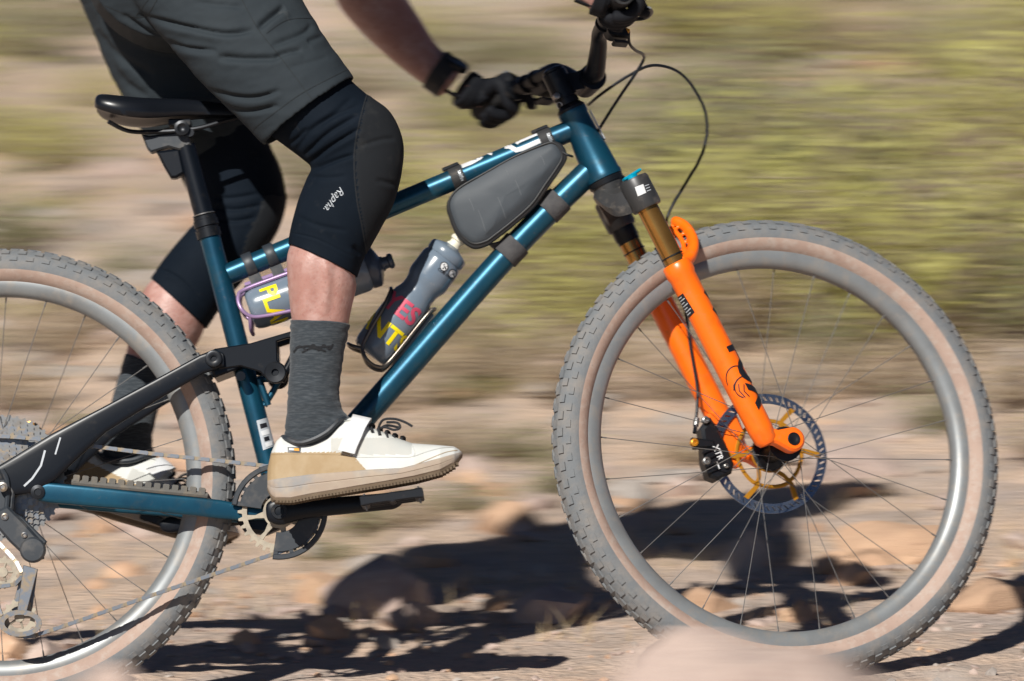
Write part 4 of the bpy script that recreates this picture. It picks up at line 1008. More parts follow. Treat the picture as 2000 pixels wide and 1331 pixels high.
def fold(v, nr, f, folds, side=-1):
    """press creases into cloth: (polyline px, width px, depth m)"""
    px, py = w_px(v); facing = np.clip(-nr[:, 1] * 1.4 if side < 0 else nr[:, 1] * 1.4, 0, 1)
    for poly, w, dep in folds:
        P = catmull(np.array(poly, float), 6); best = np.full(len(v), 1e9); sgn = np.zeros(len(v)); tt = np.zeros(len(v)); m = len(P)
        for i in range(m - 1):
            a, b = P[i], P[i + 1]; d = b - a; L2 = d @ d + 1e-9
            t = np.clip(((px - a[0]) * d[0] + (py - a[1]) * d[1]) / L2, 0, 1); qx, qy = px - a[0] - t * d[0], py - a[1] - t * d[1]
            ds = np.hypot(qx, qy); k = ds < best; best[k] = ds[k]; sgn[k] = np.sign(qx * d[1] - qy * d[0])[k]; tt[k] = ((i + t) / (m - 1))[k]
        taper = np.clip(np.minimum(tt, 1 - tt) * 5, 0, 1) ** .7
        g = np.exp(-(best / w) ** 2) - 0.30 * np.exp(-((best * 1.0 - 2.2 * w) / (1.6 * w)) ** 2) * (sgn < 0) - .12 * np.exp(-((best - 2 * w) / (1.5 * w)) ** 2) * (sgn >= 0)
        v = v - nr * (g * dep * taper * facing)[:, None]
    return v
# stations: near leg
K_N = [(470, 215, 630, 95, -.135, .82), (520, 258, 680, 152, -.148, .84), (552, 282, 722, 190, -.152, .84), (588, 309, 762, 222, -.155, .80), (607, 328, 785, 275, -.155, .76), (598, 352, 784, 330, -.155, .76), (583, 390, 768, 395, -.152, .80), (571, 432, 740, 450, -.150, .86), (565, 460, 713, 500, -.148, .92), (563, 477, 698, 541, -.147, .96)]
C_N = [(563, 470, 702, 528, -.147, .94), (559.5, 505, 697, 560, -.146, .95), (562, 560, 690, 590, -.145, .95), (567, 610, 684, 618, -.144, .93), (571, 640, 679, 645, -.143, .92), (571, 700, 668, 700, -.142, .86), (571, 760, 660, 760, -.142, .7), (570, 820, 660, 800, -.142, .5), (575, 870, 670, 850, -.142, .28)]
S_N = [(567, 628, 683, 635, -.143, .94), (566.5, 655, 678, 662, -.143, .92), (565.5, 700, 670, 704, -.142, .88), (564, 745, 664.5, 748, -.142, .84), (561, 790, 664, 783, -.142, .80), (557, 832, 672, 804, -.142, .62), (556, 862, 690, 826, -.142, .46), (560, 890, 690, 862, -.142, .40)]
K_F = [(320, 270, 515, 235, .150, .82), (345, 330, 528, 285, .155, .82), (372, 385, 548, 330, .158, .8), (386, 425, 558, 388, .158, .78), (366, 452, 546, 440, .156, .78), (342, 480, 522, 482, .154, .82), (318, 510, 482, 540, .152, .86), (302, 533, 438, 592, .150, .9), (295, 543, 404, 642, .149, .94)]
C_F = [(299, 538, 412, 630, .149, .9), (284, 562, 396, 652, .148, .92), (268, 600, 374, 690, .146, .92), (254, 650, 350, 715, .144, .9), (244, 700, 330, 740, .143, .86), (230, 760, 306, 790, .142, .7), (216, 830, 288, 848, .142, .5), (215, 880, 285, 890, .142, .28)]
S_F = [(245, 692, 338, 733, .143, .9), (226, 755, 314, 786, .142, .86), (209, 832, 298, 850, .142, .76), (196, 885, 300, 885, .142, .62), (200, 915, 305, 905, .142, .55)]
GN, GF_ = barpt(-.325), barpt(.325)
WN = B(1172, -8, GN[1] - .012); WF = B(912, 176, GF_[1] + .004)
yn, yf = GN[1], GF_[1]
A_F = [(862, 190, 902, 140, yf + .006, 1.05), (846, 178, 888, 122, yf + .012, .98), (800, 146, 852, 86, yf + .025, .95), (742, 99, 822, 38, yf + .045, .95), (690, 48, 795, -4, yf + .06, .95), (655, 0, 772, -52, yf + .07, .95), (648, -60, 745, -105, yf + .075, .95), (640, -150, 745, -170, yf + .05, 1), (650, -280, 770, -290, yf, 1), (680, -400, 800, -410, yf - .07, 1), (720, -480, 820, -470, yf - .14, 1)]
A_N = [(1158, 24, 1202, -16, yn - .006, 1.05), (1095, -22, 1152, -76, yn - .015, .98), (1010, -66, 1082, -150, yn - .04, .95), (922, -106, 1000, -205, yn - .06, .95), (845, -150, 935, -250, yn - .07, .95), (795, -250, 915, -300, yn - .04, 1), (765, -400, 890, -420, yn + .02, 1), (750, -510, 850, -520, yn + .09, 1)]
TOR = [(160, -160, 530, -100, 0, .85), (230, -270, 600, -95, 0, .9), (360, -410, 700, -125, 0, .9), (500, -520, 800, -180, 0, .98), (640, -600, 870, -300, 0, 1.25), (740, -620, 890, -440, 0, 1.4)]
hB = lambda x, y, l=0.0: B(x - 90, y + 110, l)
NECK = [(740, -600, 860, -480, 0, 1), (740, -640, 850, -530, 0, .9)]
HEADS = [(815, -715, 925, -600, 0, .7), (800, -780, 985, -600, 0, .78), (820, -850, 1030, -640, 0, .80), (880, -900, 1060, -710, 0, .80), (950, -915, 1070, -790, 0, .78), (1000, -900, 1060, -830, 0, .7)]
HEADS = [(a - 90, b + 110, c - 90, d + 110, y, r) for a, b, c, d, y, r in HEADS]
def inset(st, k): return [((a + (c - a) * k), b + (d - b) * k, c - (c - a) * k, d - (d - b) * k, y, r) for a, b, c, d, y, r in st]
H_N = [(150, -140, 520, -150, -.085, .6), (205, -60, 560, -75, -.095, .62), (265, 10, 585, -8, -.115, .66), (332, 92, 613, 36, -.13, .72), (397, 165, 641, 82, -.142, .78), (457, 225, 666, 118, -.150, .82), (515, 284, 693, 152, -.156, .84)]
H_F = [(100, -150, 430, -150, .085, .6), (122, -70, 445, -70, .10, .62), (152, -5, 462, 10, .115, .66), (186, 72, 480, 80, .13, .70), (218, 150, 500, 150, .145, .76), (258, 225, 515, 222, .155, .8), (300, 290, 524, 262, .160, .82), (348, 346, 529, 287, .163, .84)]
bd = MB()
for st in (inset(H_N, .22) + inset(K_N[2:4], .12) + inset(K_N[4:8], .05) + inset(K_N[8:], .03) + C_N[1:], inset(H_F, .22) + inset(K_F[2:4], .12) + inset(K_F[4:7], .05) + inset(K_F[7:], .03) + C_F[1:], A_F, A_N, inset(TOR, .03), NECK, HEADS): bd.loft(stations(st, 4, 28))
for s_ in (-1, 1):      # hips, shoulders, ears, ankles into feet
    bd.lathe(B(330, -110, s_ * .09), Y * s_, [(-.10, .08), (-.03, .10), (.02, .09), (.04, .06), (.045, .01)], 20)
    bd.lathe(B(790, -510, s_ * .1), Y * s_, [(-.06, .06), (.04, .062), (.08, .055), (.105, .03), (.11, .005)], 16)
    bd.tube([hB(930, -750, s_ * .072), hB(925, -790, s_ * .078), hB(915, -820, s_ * .076)], [.012, .015, .010], 8)
bd.tube([hB(1040, -700), hB(1062, -690), hB(1068, -672), hB(1040, -668)], [.010, .011, .014, .008], 10)           # nose
bd.tube([hB(1010, -620, -.02), hB(1022, -618), hB(1010, -620, .02)], .009, 8)                                       # lips
for G, Wp in ((GN, WN), (GF_, WF)): bd.tube([Wp, Wp + (G - Wp) * .6], [.026, .022], 14)
bv, bn, bfc = remesh(bd, .0055, 4)
bv = fold(bv, bn, bfc, [([(618, 490), (622, 550), (612, 622)], 9, .0022), ([(655, 515), (652, 560), (646, 620)], 8, .0018), ([(590, 500), (588, 560), (590, 620)], 10, -.0012), ([(636, 505), (640, 560), (630, 622)], 7, -.0012)])
link_mesh('body', bv, bfc, SKIN, person, angle=None)
for s_ in (-1, 1):
    m = MB(); m.lathe(hB(1030, -715, s_ * .033), norm(V(.8, s_ * .2, -.3)), [(-.012, .004), (-.006, .011), (0, .0125), (.005, .010), (.008, .002)], 14); PB('eye', m, WHITE, person)
hm = MB(); hc = hB(915, -790)
for k in range(1): hm.lathe(hc, norm(V(-.2, 0, 1)), [(-.02, .125), (0, .135), (.04, .128), (.08, .10), (.105, .06), (.112, .01)], 36)
hv, hn, hf = hm.V(), None, hm.f
hm2 = MB(); hm2.add((hv - hc) * (1.05, .82, 1.0) + hc, hf); hm2.box(hc + V(.15, 0, .03), [V(1, 0, -.2), Y, V(.2, 0, 1)], (.055, .085, .004), .003)
PB('helmet', hm2, HELM, person)
# --- shorts
sh_ = MB(); sh_.loft(recess(stations(H_N, 6, 48))); sh_.loft(recess(stations(H_F, 6, 48)))
sh_.lathe(B(335, -120, -.16), Y, [(0, .02), (.02, .10), (.07, .155), (.16, .165), (.25, .155), (.30, .10), (.32, .02)], 40)
sh_.loft(stations([(125, -120, 560, -90, 0, .72), (150, -190, 530, -140, 0, .72), (190, -240, 530, -170, 0, .8)], 5, 40))
sv, sn, sf = remesh(sh_, .003, 9)
SH_FOLDS = [([(270, 30), (360, 52), (440, 66), (496, 58)], 5, .0075), ([(237, 27), (300, 70), (360, 94), (425, 100)], 5, .0065), ([(425, 112), (480, 115), (548, 113)], 6.0, .0075), ([(405, 176), (460, 190), (505, 190), (548, 176)], 5, .007), ([(432, 205), (480, 219), (545, 206)], 4.5, .006), ([(504, 56), (530, 34), (556, 14)], 6, .008), ([(536, 112), (558, 104), (590, 98)], 5, .005), ([(530, 90), (594, 64), (610, 46)], 6, .005), ([(560, 135), (600, 124), (640, 112)], 5, .002), ([(480, 15), (430, 10), (380, 4)], 5, .003), ([(600, 82), (632, 70)], 5, .004), ([(350, 80), (420, 86)], 12, .002)]
sv = fold(sv, sn, sf, SH_FOLDS)
sv = fold(sv, vnormals(sv, sf), sf, [([(165, 5), (200, 90), (240, 160), (290, 190)], 9, .006), ([(185, 60), (230, 110), (300, 150)], 8, .005)], -1)
pxs, pys = w_px(sv)
sv = sv + sn * (0.0012 * fbm(pxs / 46 + pys / 90, pys / 30, 5, 3))[:, None]
sho = link_mesh('shorts', sv, sf, SHORTS, person, angle=None)
THREAD = mat('dark_seam', (0.013, 0.017, 0.02), 0.9)
for ln, wd in (([(470, -5), (504, 57), (549, 114), (612, 198)], 1.6), ([(486, 258), (540, 218), (594, 180), (684, 133)], 1.4), ([(205, 11), (276, 34), (310, -6)], 2.0), ([(266, 30), (294, -6)], 1.3), ([(610, 36), (560, 40), (520, 66)], 1.2)):
    v2, f2 = stroke2d([catmull(np.array(ln, float), 10)], wd); decal('shorts_seam', (sv, sf), v2, f2, THREAD, sho, lift=.0006, maxlen=5)
# jersey
j = MB(); j.loft(stations(TOR, 6, 40))
for st in (A_F[7:], A_N[3:]): j.loft(stations([(a - 16, b, c + 16, d, y, r * 1.05) for a, b, c, d, y, r in st], 5, 24))
for s_ in (-1, 1): j.lathe(B(790, -510, s_ * .1), Y * s_, [(-.06, .07), (.04, .072), (.085, .06), (.11, .035), (.116, .005)], 18)
jv, jn, jf = remesh(j, .006, 4); link_mesh('jersey', jv, jf, JERSEY, person, angle=None)
# --- knee warmers
def warmer(st, folds, seam, side):
    m = MB(); m.loft(recess(stations(st, 8, 56), .02, .93))
    v, f = m.V(), m.f; nr = vnormals(v, f)
    bm = bmesh.new(); bmv = [bm.verts.new(p) for p in v]
    for q in f: bm.faces.new([bmv[i] for i in q])
    bmesh.ops.recalc_face_normals(bm, faces=bm.faces); bmesh.ops.subdivide_edges(bm, edges=bm.edges, cuts=1, use_grid_fill=True); bm.normal_update(); bm.verts.index_update()
    v = np.array([x.co[:] for x in bm.verts]); nr = np.array([x.normal[:] for x in bm.verts]); f = [[x.index for x in q.verts] for q in bm.faces]; bm.free()
    v = fold(v, nr, f, folds, -1)
    px, py = w_px(v); sx = np.interp(py, [p[1] for p in seam], [p[0] for p in seam])
    pad = (px > sx) & (py > seam[0][1]) & (py < seam[-1][1]) if seam else np.zeros(len(v), bool)
    d = np.clip((px - sx) / 6, 0, 1) * ((py > seam[0][1]) & (py < seam[-1][1]))
    v = v + nr * (d * .0016)[:, None]
    fm = [int(pad[q].all()) for q in f]
    return link_mesh('knee_warmer', v, f, [WARM, PAD], person, fm, angle=None), v, f
KN_F = [([(600, 320), (650, 284), (706, 250)], 4, .005), ([(592, 306), (640, 262), (698, 226)], 4, .0045), ([(580, 292), (620, 244), (700, 206)], 4.5, .004), ([(606, 334), (655, 314), (692, 302)], 4, .004), ([(560, 284), (580, 272), (600, 250)], 4, .004), ([(605, 345), (640, 348), (675, 344)], 4, .002), ([(700, 287), (745, 273), (770, 272)], 4, .0022), ([(735, 352), (776, 362)], 4, .003), ([(575, 420), (620, 440), (680, 452)], 4, .0015), ([(566, 455), (620, 468), (700, 508)], 1.8, .0012), ([(690, 480), (705, 500)], 5, .004), ([(612, 260), (650, 225), (690, 190)], 5, .003)]
wo, wv, wf = warmer(K_N, KN_F, [(716, 186), (704, 230), (694, 280), (692, 330), (697, 390), (706, 440), (716, 500)], -1)
wo2, wv2, wf2 = warmer(K_F, [([(410, 385), (450, 388), (510, 378)], 4, .003), ([(415, 405), (460, 410), (515, 400)], 4, .003), ([(420, 428), (460, 432), (500, 425)], 4, .003), ([(300, 520), (350, 545), (400, 600)], 3, .002)], [(515, 380), (500, 420), (480, 460), (462, 520)], -1)
sm_ = [(716, 186), (704, 230), (694, 280), (692, 330), (697, 390), (706, 440), (716, 500)]
v2, f2 = stroke2d([catmull(np.array(sm_, float), 10)], 2.6); decal('knee_warmer_seam', (wv, wf), v2, f2, mat('warmer_seam', (.008, .010, .013), .9), wo, lift=.0012)
v2, f2 = text2d('Rapha.', -.012, .45); v2 = v2 * 21
bd_, ud = np.array([-.60, .80]), np.array([.80, .60])
v2 = np.array([676, 372]) + np.outer(v2[:, 0], bd_) + np.outer(v2[:, 1], ud) - ud * 14
decal('knee_warmer_lettering', (wv, wf), v2, f2, SILV, wo)
# --- socks
def sock(st):
    r = stations(st, 8, 48); rb = r.copy()
    m = MB(); m.loft(np.concatenate([[r[0].mean(0) + (r[0] - r[0].mean(0)) * .93 + (r[3] - r[0]).mean(0) * 1.0], [r[0].mean(0) + (r[0] - r[0].mean(0)) * .965], rb]))
    v, f = m.V(), m.f; nr = vnormals(v, f); px, py = w_px(v)
    v = v + nr * (.0011 * fbm(px / 40, py / 8, 9, 3))[:, None]
    return link_mesh('sock', v, f, SOCK, person, angle=None), v, f
so, sov, sof = sock(S_N); v_ = sock(S_F)
sq = [[(574, 688), (586, 676), (600, 684), (612, 673), (622, 684), (632, 674), (642, 682), (650, 672)], [(578, 680), (600, 676), (625, 678), (648, 676)], [(590, 689), (610, 680), (636, 686)]]
v2, f2 = stroke2d([catmull(np.array(q, float), 5) for q in sq], 3.2); decal('sock_print', (sov, sof), v2, f2, SOCKB, so, lift=.0012)
# --- shoes
XB = [(523, 962), (530, 976), (540, 983), (570, 984), (610, 976), (660, 968), (710, 960), (760, 952), (810, 943), (860, 930), (888, 914), (903, 896)]
XS_ = [(523, 942), (610, 931), (715, 923), (785, 920), (809, 914), (860, 900), (896, 888), (903, 886)]
XT = [(523, 915), (530, 884), (540, 862), (550, 853), (562, 858), (586, 866), (610, 860), (640, 845), (658, 825), (690, 815), (730, 838), (761, 851), (806, 867), (850, 870), (887, 873), (897, 879), (903, 886)]
XW = [(523, .012), (530, .022), (540, .028), (570, .0325), (610, .0345), (660, .037), (710, .042), (760, .0465), (810, .047), (860, .0405), (888, .027), (897, .018), (903, .009)]
ip = lambda T, x: np.interp(x, [t[0] for t in T], [t[1] for t in T])
def shoe(mp, mirror, lat):
    """mp maps the near shoe's pixel profile to the shoe's own place"""
    def P(x, y, w): q = mp(x, y); return V(q[0], lat + w * mirror, q[2])
    xs = np.concatenate([np.linspace(523, 545, 12), np.linspace(547, 880, 170), np.linspace(882, 903, 12)])
    up_m = MB(); rings = []; col = []; na = 72
    for x in xs:
        b, t, w = ip(XS_, x) + 4, ip(XT, x), ip(XW, x) * .97; k = []
        tw = np.interp(x, [523, 550, 600, 660, 720, 800, 903], [.8, .80, .84, .80, .74, .86, .9])
        for a in np.linspace(0, math.pi, na):
            c, s = math.cos(a), math.sin(a); hh = s ** .75; ww = w * math.copysign(abs(c) ** .55, c) * (1 - (1 - tw) * hh ** 1.2)
            k.append(P(x, b + (t - b) * hh, -ww))
        rings.append(k)
    up_m.loft(rings, wrap=False, cap=False)
    fm = []
    nr_, seg = len(xs), na
    for i in range(nr_ - 1):
        for jx in range(seg - 1):
            x = (xs[i] + xs[i + 1]) / 2; a = math.pi * (jx + .5) / (seg - 1); hh = math.sin(a) ** .75; b, t = ip(XS_, x) + 4, ip(XT, x); y = b + (t - b) * hh
            fm.append(1 if (y > 886 and x < 688 + (y - 893) * .95) else (2 if (648 < x < 806 and 858 < y < 892 + (x - 690) * .0) else 0))
    up_m.m = fm
    sh = PB('shoe', up_m, [SHOEW, SHOET, SHOEG], person, angle=70)
    sl = MB(); rings = []
    for x in xs:
        b, t, w = ip(XB, x) - 8, ip(XS_, x), ip(XW, x) * 1.06
        prof = [(t - 2, .90), (t, .97), (t + 3, 1.0), (t + (b - t) * .42, 1.01), (t + (b - t) * .46, .985), (t + (b - t) * .52, 1.015), (b - 2, 1.0), (b, .95)]
        k = [P(x, y, -w * q) for y, q in prof] + [P(x, y, w * q) for y, q in prof[::-1]]; rings.append(k)
    sl.loft(rings); PB('midsole', sl, SOLE, sh, angle=30)
    ol = MB()
    rings = []
    for x in xs:
        b, w = ip(XB, x), ip(XW, x) * 1.0; k = [P(x, b - 8.2, -w * 1.01), P(x, b - 3, -w * .985), P(x, b - 2, w * .0), P(x, b - 3, w * .985), P(x, b - 8.2, w * 1.01)]; rings.append(k)
    ol.loft(rings)
    for i, x in enumerate(np.arange(534, 894, 6.5)):
        b, w = ip(XB, x), ip(XW, x)
        for q in (-.78, -.26, .26, .78): c = P(x, b - 1.8, w * q); ol.box(c, [V(1, .35, .2), V(-.35, 1, 0), V(-.2, 0, 1)], (.0017, w * .24, .0022), 0)
    PB('outsole', ol, SOLEB, sh, angle=25)
    # white strap over the instep
    xs2 = [(640, 876), (652, 880), (692, 815), (708, 834)]
    q = MB(); rings = []
    for x0, x1, yy in ((662, 694, 883), (668, 699, 868), (676, 707, 850), (684, 714, 832), (688, 722, 818), (690, 726, 811)):
        w = np.interp(yy, [811, 818, 832, 850, 868, 883], [.018, .027, .0335, .0375, .041, .0435]) + .0012
        rings.append([P(x0, yy, -w), P(x1, yy - 0 + 8, -w), P(x1, yy + 8, -w - .0022), P(x0, yy, -w - .0022)])
    mirr_ = [[P(x0, yy, w) for _ in range(0)] for x0, x1, yy, w in ()]
    for x0, x1, yy in ((690, 726, 811), (688, 722, 818), (684, 714, 832), (676, 707, 850)):
        w = np.interp(yy, [811, 818, 832, 850, 868, 883], [.018, .027, .0335, .0375, .041, .0435]) + .0012
        rings.append([P(x0, yy, w), P(x1, yy + 8, w), P(x1, yy + 8, w + .0022), P(x0, yy, w + .0022)])
    q.loft(rings); PB('shoe_strap', q, WHITE, sh, angle=50)
    # padded collar and tongue
    cl_ = MB(); pts = [P(553, 855, 0), P(562, 859, -.016), P(586, 867, -.025), P(612, 861, -.029), P(640, 846, -.029), P(662, 825, -.022), P(676, 818, 0), P(662, 825, .022), P(640, 846, .029), P(612, 861, .029), P(586, 867, .025), P(562, 859, .016)]
    cl_.tube(catmull(np.array(pts), 5, True), .0048, 8, closed=True); PB('shoe_collar', cl_, DGREY, sh)
    tg = MB(); tg.loft(catmull(np.array([[P(x, y + dy, sx * w) for sx, dy in ((-1, 3), (-.5, -1), (0, -2), (.5, -1), (1, 3), (0, 6))] for x, y, w in ((662, 822, .018), (700, 822, .020), (728, 838, .017), (770, 853, .014))]), 4)); PB('shoe_tongue', tg, SHOEG, sh)
    for i in range(5):
        x = 724 + i * 15; y = ip(XT, x) + 1; w = .021 - i * .0012; lc = MB()
        lc.tube(catmull(np.array([P(x + 4, y + 10, -w - .006), P(x, y - 3, -w * .6), P(x + 3, y - 6, 0), P(x + 6, y - 3, w * .6), P(x + 2, y + 9, w + .006)]), 4), .0026, 7); PB('shoe_lace', lc, LACE, sh)
    for pts in ([(738, 840, -.004), (748, 822, -.012), (770, 820, -.016), (790, 826, -.018), (806, 835, -.020)], [(738, 840, -.004), (752, 836, -.014), (770, 842, -.024), (782, 838, -.026), (776, 828, -.022), (756, 826, -.010)], [(742, 838, .0), (756, 830, .012), (780, 834, .02)]):
        lc = MB(); lc.tube(catmull(np.array([P(*t) for t in pts]), 6), .0021, 7); PB('shoe_lace', lc, LACE, sh)
    if mirror > 0 and lat < 0:
        for ln, wd, mm in (([(531, 887), (570, 886), (620, 886.5), (660, 888), (689, 893), (702, 906), (716, 921)], 2.4, SHOET), ([(648, 858), (652, 876), (690, 892), (750, 893), (806, 892), (806, 872)], 1.1, SHOEG), ([(806, 893), (830, 884), (860, 876), (886, 874)], 1.2, SHOEG), ([(812, 908), (840, 896), (870, 884), (893, 880)], 1.2, SHOET)):
            v2, f2 = stroke2d([catmull(np.array(ln, float), 8)], wd); decal('shoe_stitching', tgt(up_m), v2, f2, mm, sh, lift=.0006)
        decal('shoe_tag', tgt(up_m), np.array([[562, 874], [588, 875], [587, 886], [562, 884]]), [[0, 1, 2, 3]], BLACKPR, sh)
        decal('shoe_tag_print', tgt(up_m), np.array([[565, 876], [574, 876.5], [574, 881], [565, 880]]), [[0, 1, 2, 3]], SILV, sh, lift=.0013)
        decal('shoe_tag_print', tgt(up_m), np.array([[574, 876.5], [584, 877], [584, 882], [574, 881]]), [[0, 1, 2, 3]], mat('orange_print', (.8, .35, .03), .5), sh, lift=.0013)
    return sh
shoe(lambda x, y: B(x, y, -.142), 1, -.142)
th = rad(25.5); ct, sn_ = math.cos(th), math.sin(th)
def far_map(x, y):
    dx, dy = (x - 685) * .95, (y - 850) * .95
    return B(296 + dx * ct - dy * sn_, 924 + dx * sn_ + dy * ct, .142)
shoe(far_map, -1, .142)
# --- gloves
def glove(s_, G, Wp):
    dax = norm(barpt(s_ * .34) - barpt(s_ * .30)); w = G - Wp; w = norm(w - dax * (w @ dax)); u = np.cross(w, dax); u = u if u[2] > 0 else -u
    m = MB()
    def ring(c, hw, ht, wd=None): return [c + dax * hw * math.cos(a) + u * ht * math.sin(a) for a in np.linspace(0, 2 * math.pi, 18, endpoint=False)]
    K = G + u * .030 + w * .008
    m.loft(catmull(np.array([ring(Wp - w * .008, .033, .031), ring(Wp + w * .012, .035, .030), ring(Wp + (K - Wp) * .5 - u * .006, .044, .030), ring(K - w * .02 - u * .004, .048, .024), ring(K - u * .002, .047, .017)]), 4))
    for i, off in enumerate((-.034, -.0115, .0115, .034)):
        c = G + dax * off; ln = (1.0, 1.06, 1.0, .86)[i]
        if i == 0:   # index finger reaches to the brake lever
            P = [c + u * .031 - w * .004, c + u * .029 + w * .022, c + u * .014 + w * .045, c + u * .004 + w * .050]
        else: P = [c + .030 * (math.cos(rad(q)) * w + math.sin(rad(q)) * u) for q in (108, 62, 14, -34 * ln, -80 * ln, -112 * ln)]
        P = catmull(np.array(P), 4); m.tube(P, np.interp(np.linspace(0, 1, len(P)), [0, .3, .34, .38, .65, .69, .95, 1], [.0125, .0118, .0124, .0116, .0108, .0112, .0098, .007]), 12)
    P = catmull(np.array([Wp + (G - Wp) * .45 - dax * .030, G - w * .022 - dax * .046 + u * .006, G + w * .004 - dax * .052 - u * .020, G + w * .024 - dax * .045 - u * .022]), 5)
    m.tube(P, np.linspace(.0135, .0085, len(P)), 12)
    v, n_, f = remesh(m, .0026, 2)
    o = link_mesh('glove', v, f, GLOVE, person, angle=None)
    c = MB(); c.loft([ring(Wp - w * .007, .0345, .0325), ring(Wp - w * .006, .0362, .0338), ring(Wp + w * .010, .0368, .0335), ring(Wp + w * .011, .0352, .0320)]); PB('glove_cuff', c, GLOVE, o)
    for off in (-.022, 0, .022):
        q = MB(); q.box(K + dax * off - w * .012 + u * .0135, [w, dax, u], (.013, .0085, .0024), .0018); PB('knuckle_patch', q, GLOVEG, o)
    t = MB(); t.box(Wp - w * .022 - u * .022, [w, dax, u], (.014, .006, .0015), .001); PB('pull_tab', t, GLOVE, o)
glove(-1, GN, WN); glove(1, GF_, WF)
# --- watch on the far wrist
ws = stations([(828, 166, 872, 104, yf + .016, .97), (856, 187, 900, 127, yf + .008, .99)], 4, 32)
wb = MB(); ex = [r.mean(0) + (r - r.mean(0)) * k for r, k in ((ws[0], 1.02), (ws[0], 1.12), (ws[-1], 1.12), (ws[-1], 1.02))]; wb.loft(ex, closed=True)
wt = PB('watch', wb, RUB, person)
m = MB(); c = B(890, 130, yf - .002); wx = norm(B(906, 134, yf) - B(884, 117, yf)); nn = norm(V(.45, -.35, .82)); yv = norm(np.cross(nn, wx)); m.lathe(c + nn * .004, nn, [(-.006, .018), (-.006, .022), (.003, .0225), (.006, .020), (.0062, .001)], 24); PB('watch_case', m, BLKM, wt)
# ------------------------------------------------------------------ frame bag
bag = thing('frame_bag', 'grey wedge shaped frame bag strapped below the top tube', 'bag', tuple(B(950, 480)))
OUT = [(872, 404), (879, 385), (899, 366), (950, 337), (1010, 304), (1068, 280), (1088, 277), (1102, 288), (1108, 308), (1098, 329), (1071, 368), (1046, 404), (1010, 437), (968, 470), (950, 482), (926, 487), (906, 476), (889, 456), (876, 424)]
P2 = catmull(np.array(OUT, float), 5, True)
def insetpx(P, d):
    t = np.roll(P, -1, 0) - np.roll(P, 1, 0); t /= np.linalg.norm(t, axis=1)[:, None]; n = np.stack([-t[:, 1], t[:, 0]], -1); c = P.mean(0)
    if ((P + n - c) ** 2).sum() > ((P - c) ** 2).sum(): n = -n
    Q = P + n * d; return Q
bm_ = MB(); HW = .030
layers = [(0, 0), (0, -HW + .006), (1.5, -HW + .002), (4, -HW)]
ctr = P2.mean(0)
rg_ = [[B(x, y, HW) for x, y in insetpx(P2, 4)], [B(x, y, HW - .006) for x, y in P2], [B(x, y, -HW + .006) for x, y in P2], [B(x, y, -HW + .002) for x, y in insetpx(P2, 1.5)], [B(x, y, -HW) for x, y in insetpx(P2, 4)]]
bm_.loft(rg_, cap=True, mi=0); body = PB('bag_gusset', bm_, BAGEDGE, bag, angle=50)
PP = ctr + (P2 - ctr) * .955 + np.array([-2.5, -4.0]); pn = MB(); rings = []
for k, (d, bul) in enumerate([(3, .0), (7, .003), (14, .0055), (26, .0085), (42, .0105), (60, .0115)]):
    Q = ctr + (PP - ctr) * max(.02, 1 - d / 75) if d > 20 else insetpx(PP, d)
    rings.append([B(x, y, -HW - bul - .0006) for x, y in Q])
rings.append([B(ctr[0] + (x - ctr[0]) * .02, ctr[1] + (y - ctr[1]) * .02, -HW - .0125) for x, y in P2])
pn.loft(rings, cap=False); pn.add(rings[-1], [list(range(len(P2)))])
pv = pn.V(); px, py = w_px(pv)
pv[:, 1] -= .0016 * fbm(px / 40, py / 40, 12, 2) * np.clip((40 - np.abs(px - 990) / 4) / 40, 0, 1)
panel = link_mesh('bag_panel', pv, pn.f, BAG, bag, angle=None)
pp = MB(); pp.tube([B(x, y, -HW - .001) for x, y in insetpx(PP, 2.0)], .0019, 8, closed=True); PB('bag_piping', pp, BAGEDGE, bag)
for x0, y0, x1, y1 in ((934, 410, 948, 452), (972, 385, 988, 428), (1006, 352, 1018, 382), (916, 388, 926, 412), (988, 332, 993, 343), (1056, 305, 1064, 322)):
    v2, f2 = stroke2d([[(x0, y0), ((x0 + x1) / 2 + 1, (y0 + y1) / 2), (x1, y1)]], 1.0); decal('bag_crease', (pv, pn.f), v2, f2, mat('pale_fabric_line', (.115, .125, .135), .8), panel, lift=.0004)  # flat pale strokes laid along the bag creases
zp = MB(); zp.tube([B(1096, 296, -HW), B(1108, 303, -HW), B(1118, 306, -HW + .01)], .0022, 7); PB('zip_pull', zp, BAGEDGE, bag)
def band(c, ax, r, hw, th, name, m, parent, buckle=None):
    q = MB(); q.lathe(c - ax * hw, ax, [(0, r), (0, r + th), (.001, r + th + .0006), (2 * hw - .001, r + th + .0006), (2 * hw, r + th), (2 * hw, r)], 36, closed=True); o = PB(name, q, m, parent); 
    if buckle is not None:
        b = MB(); b.box(c + buckle * (r + th + .002), [ax, np.cross(ax, buckle), buckle], (hw * 1.25, .009, .0028), .0012); PB('strap_buckle', b, BLKM, o)
    return o, q
axT = norm(TT1 - TT0); upT = V(-axT[2], 0, axT[0])
def on_tt(px): t = np.interp(px, [446, 1118], [0, 1]); return TT0 + (TT1 - TT0) * t
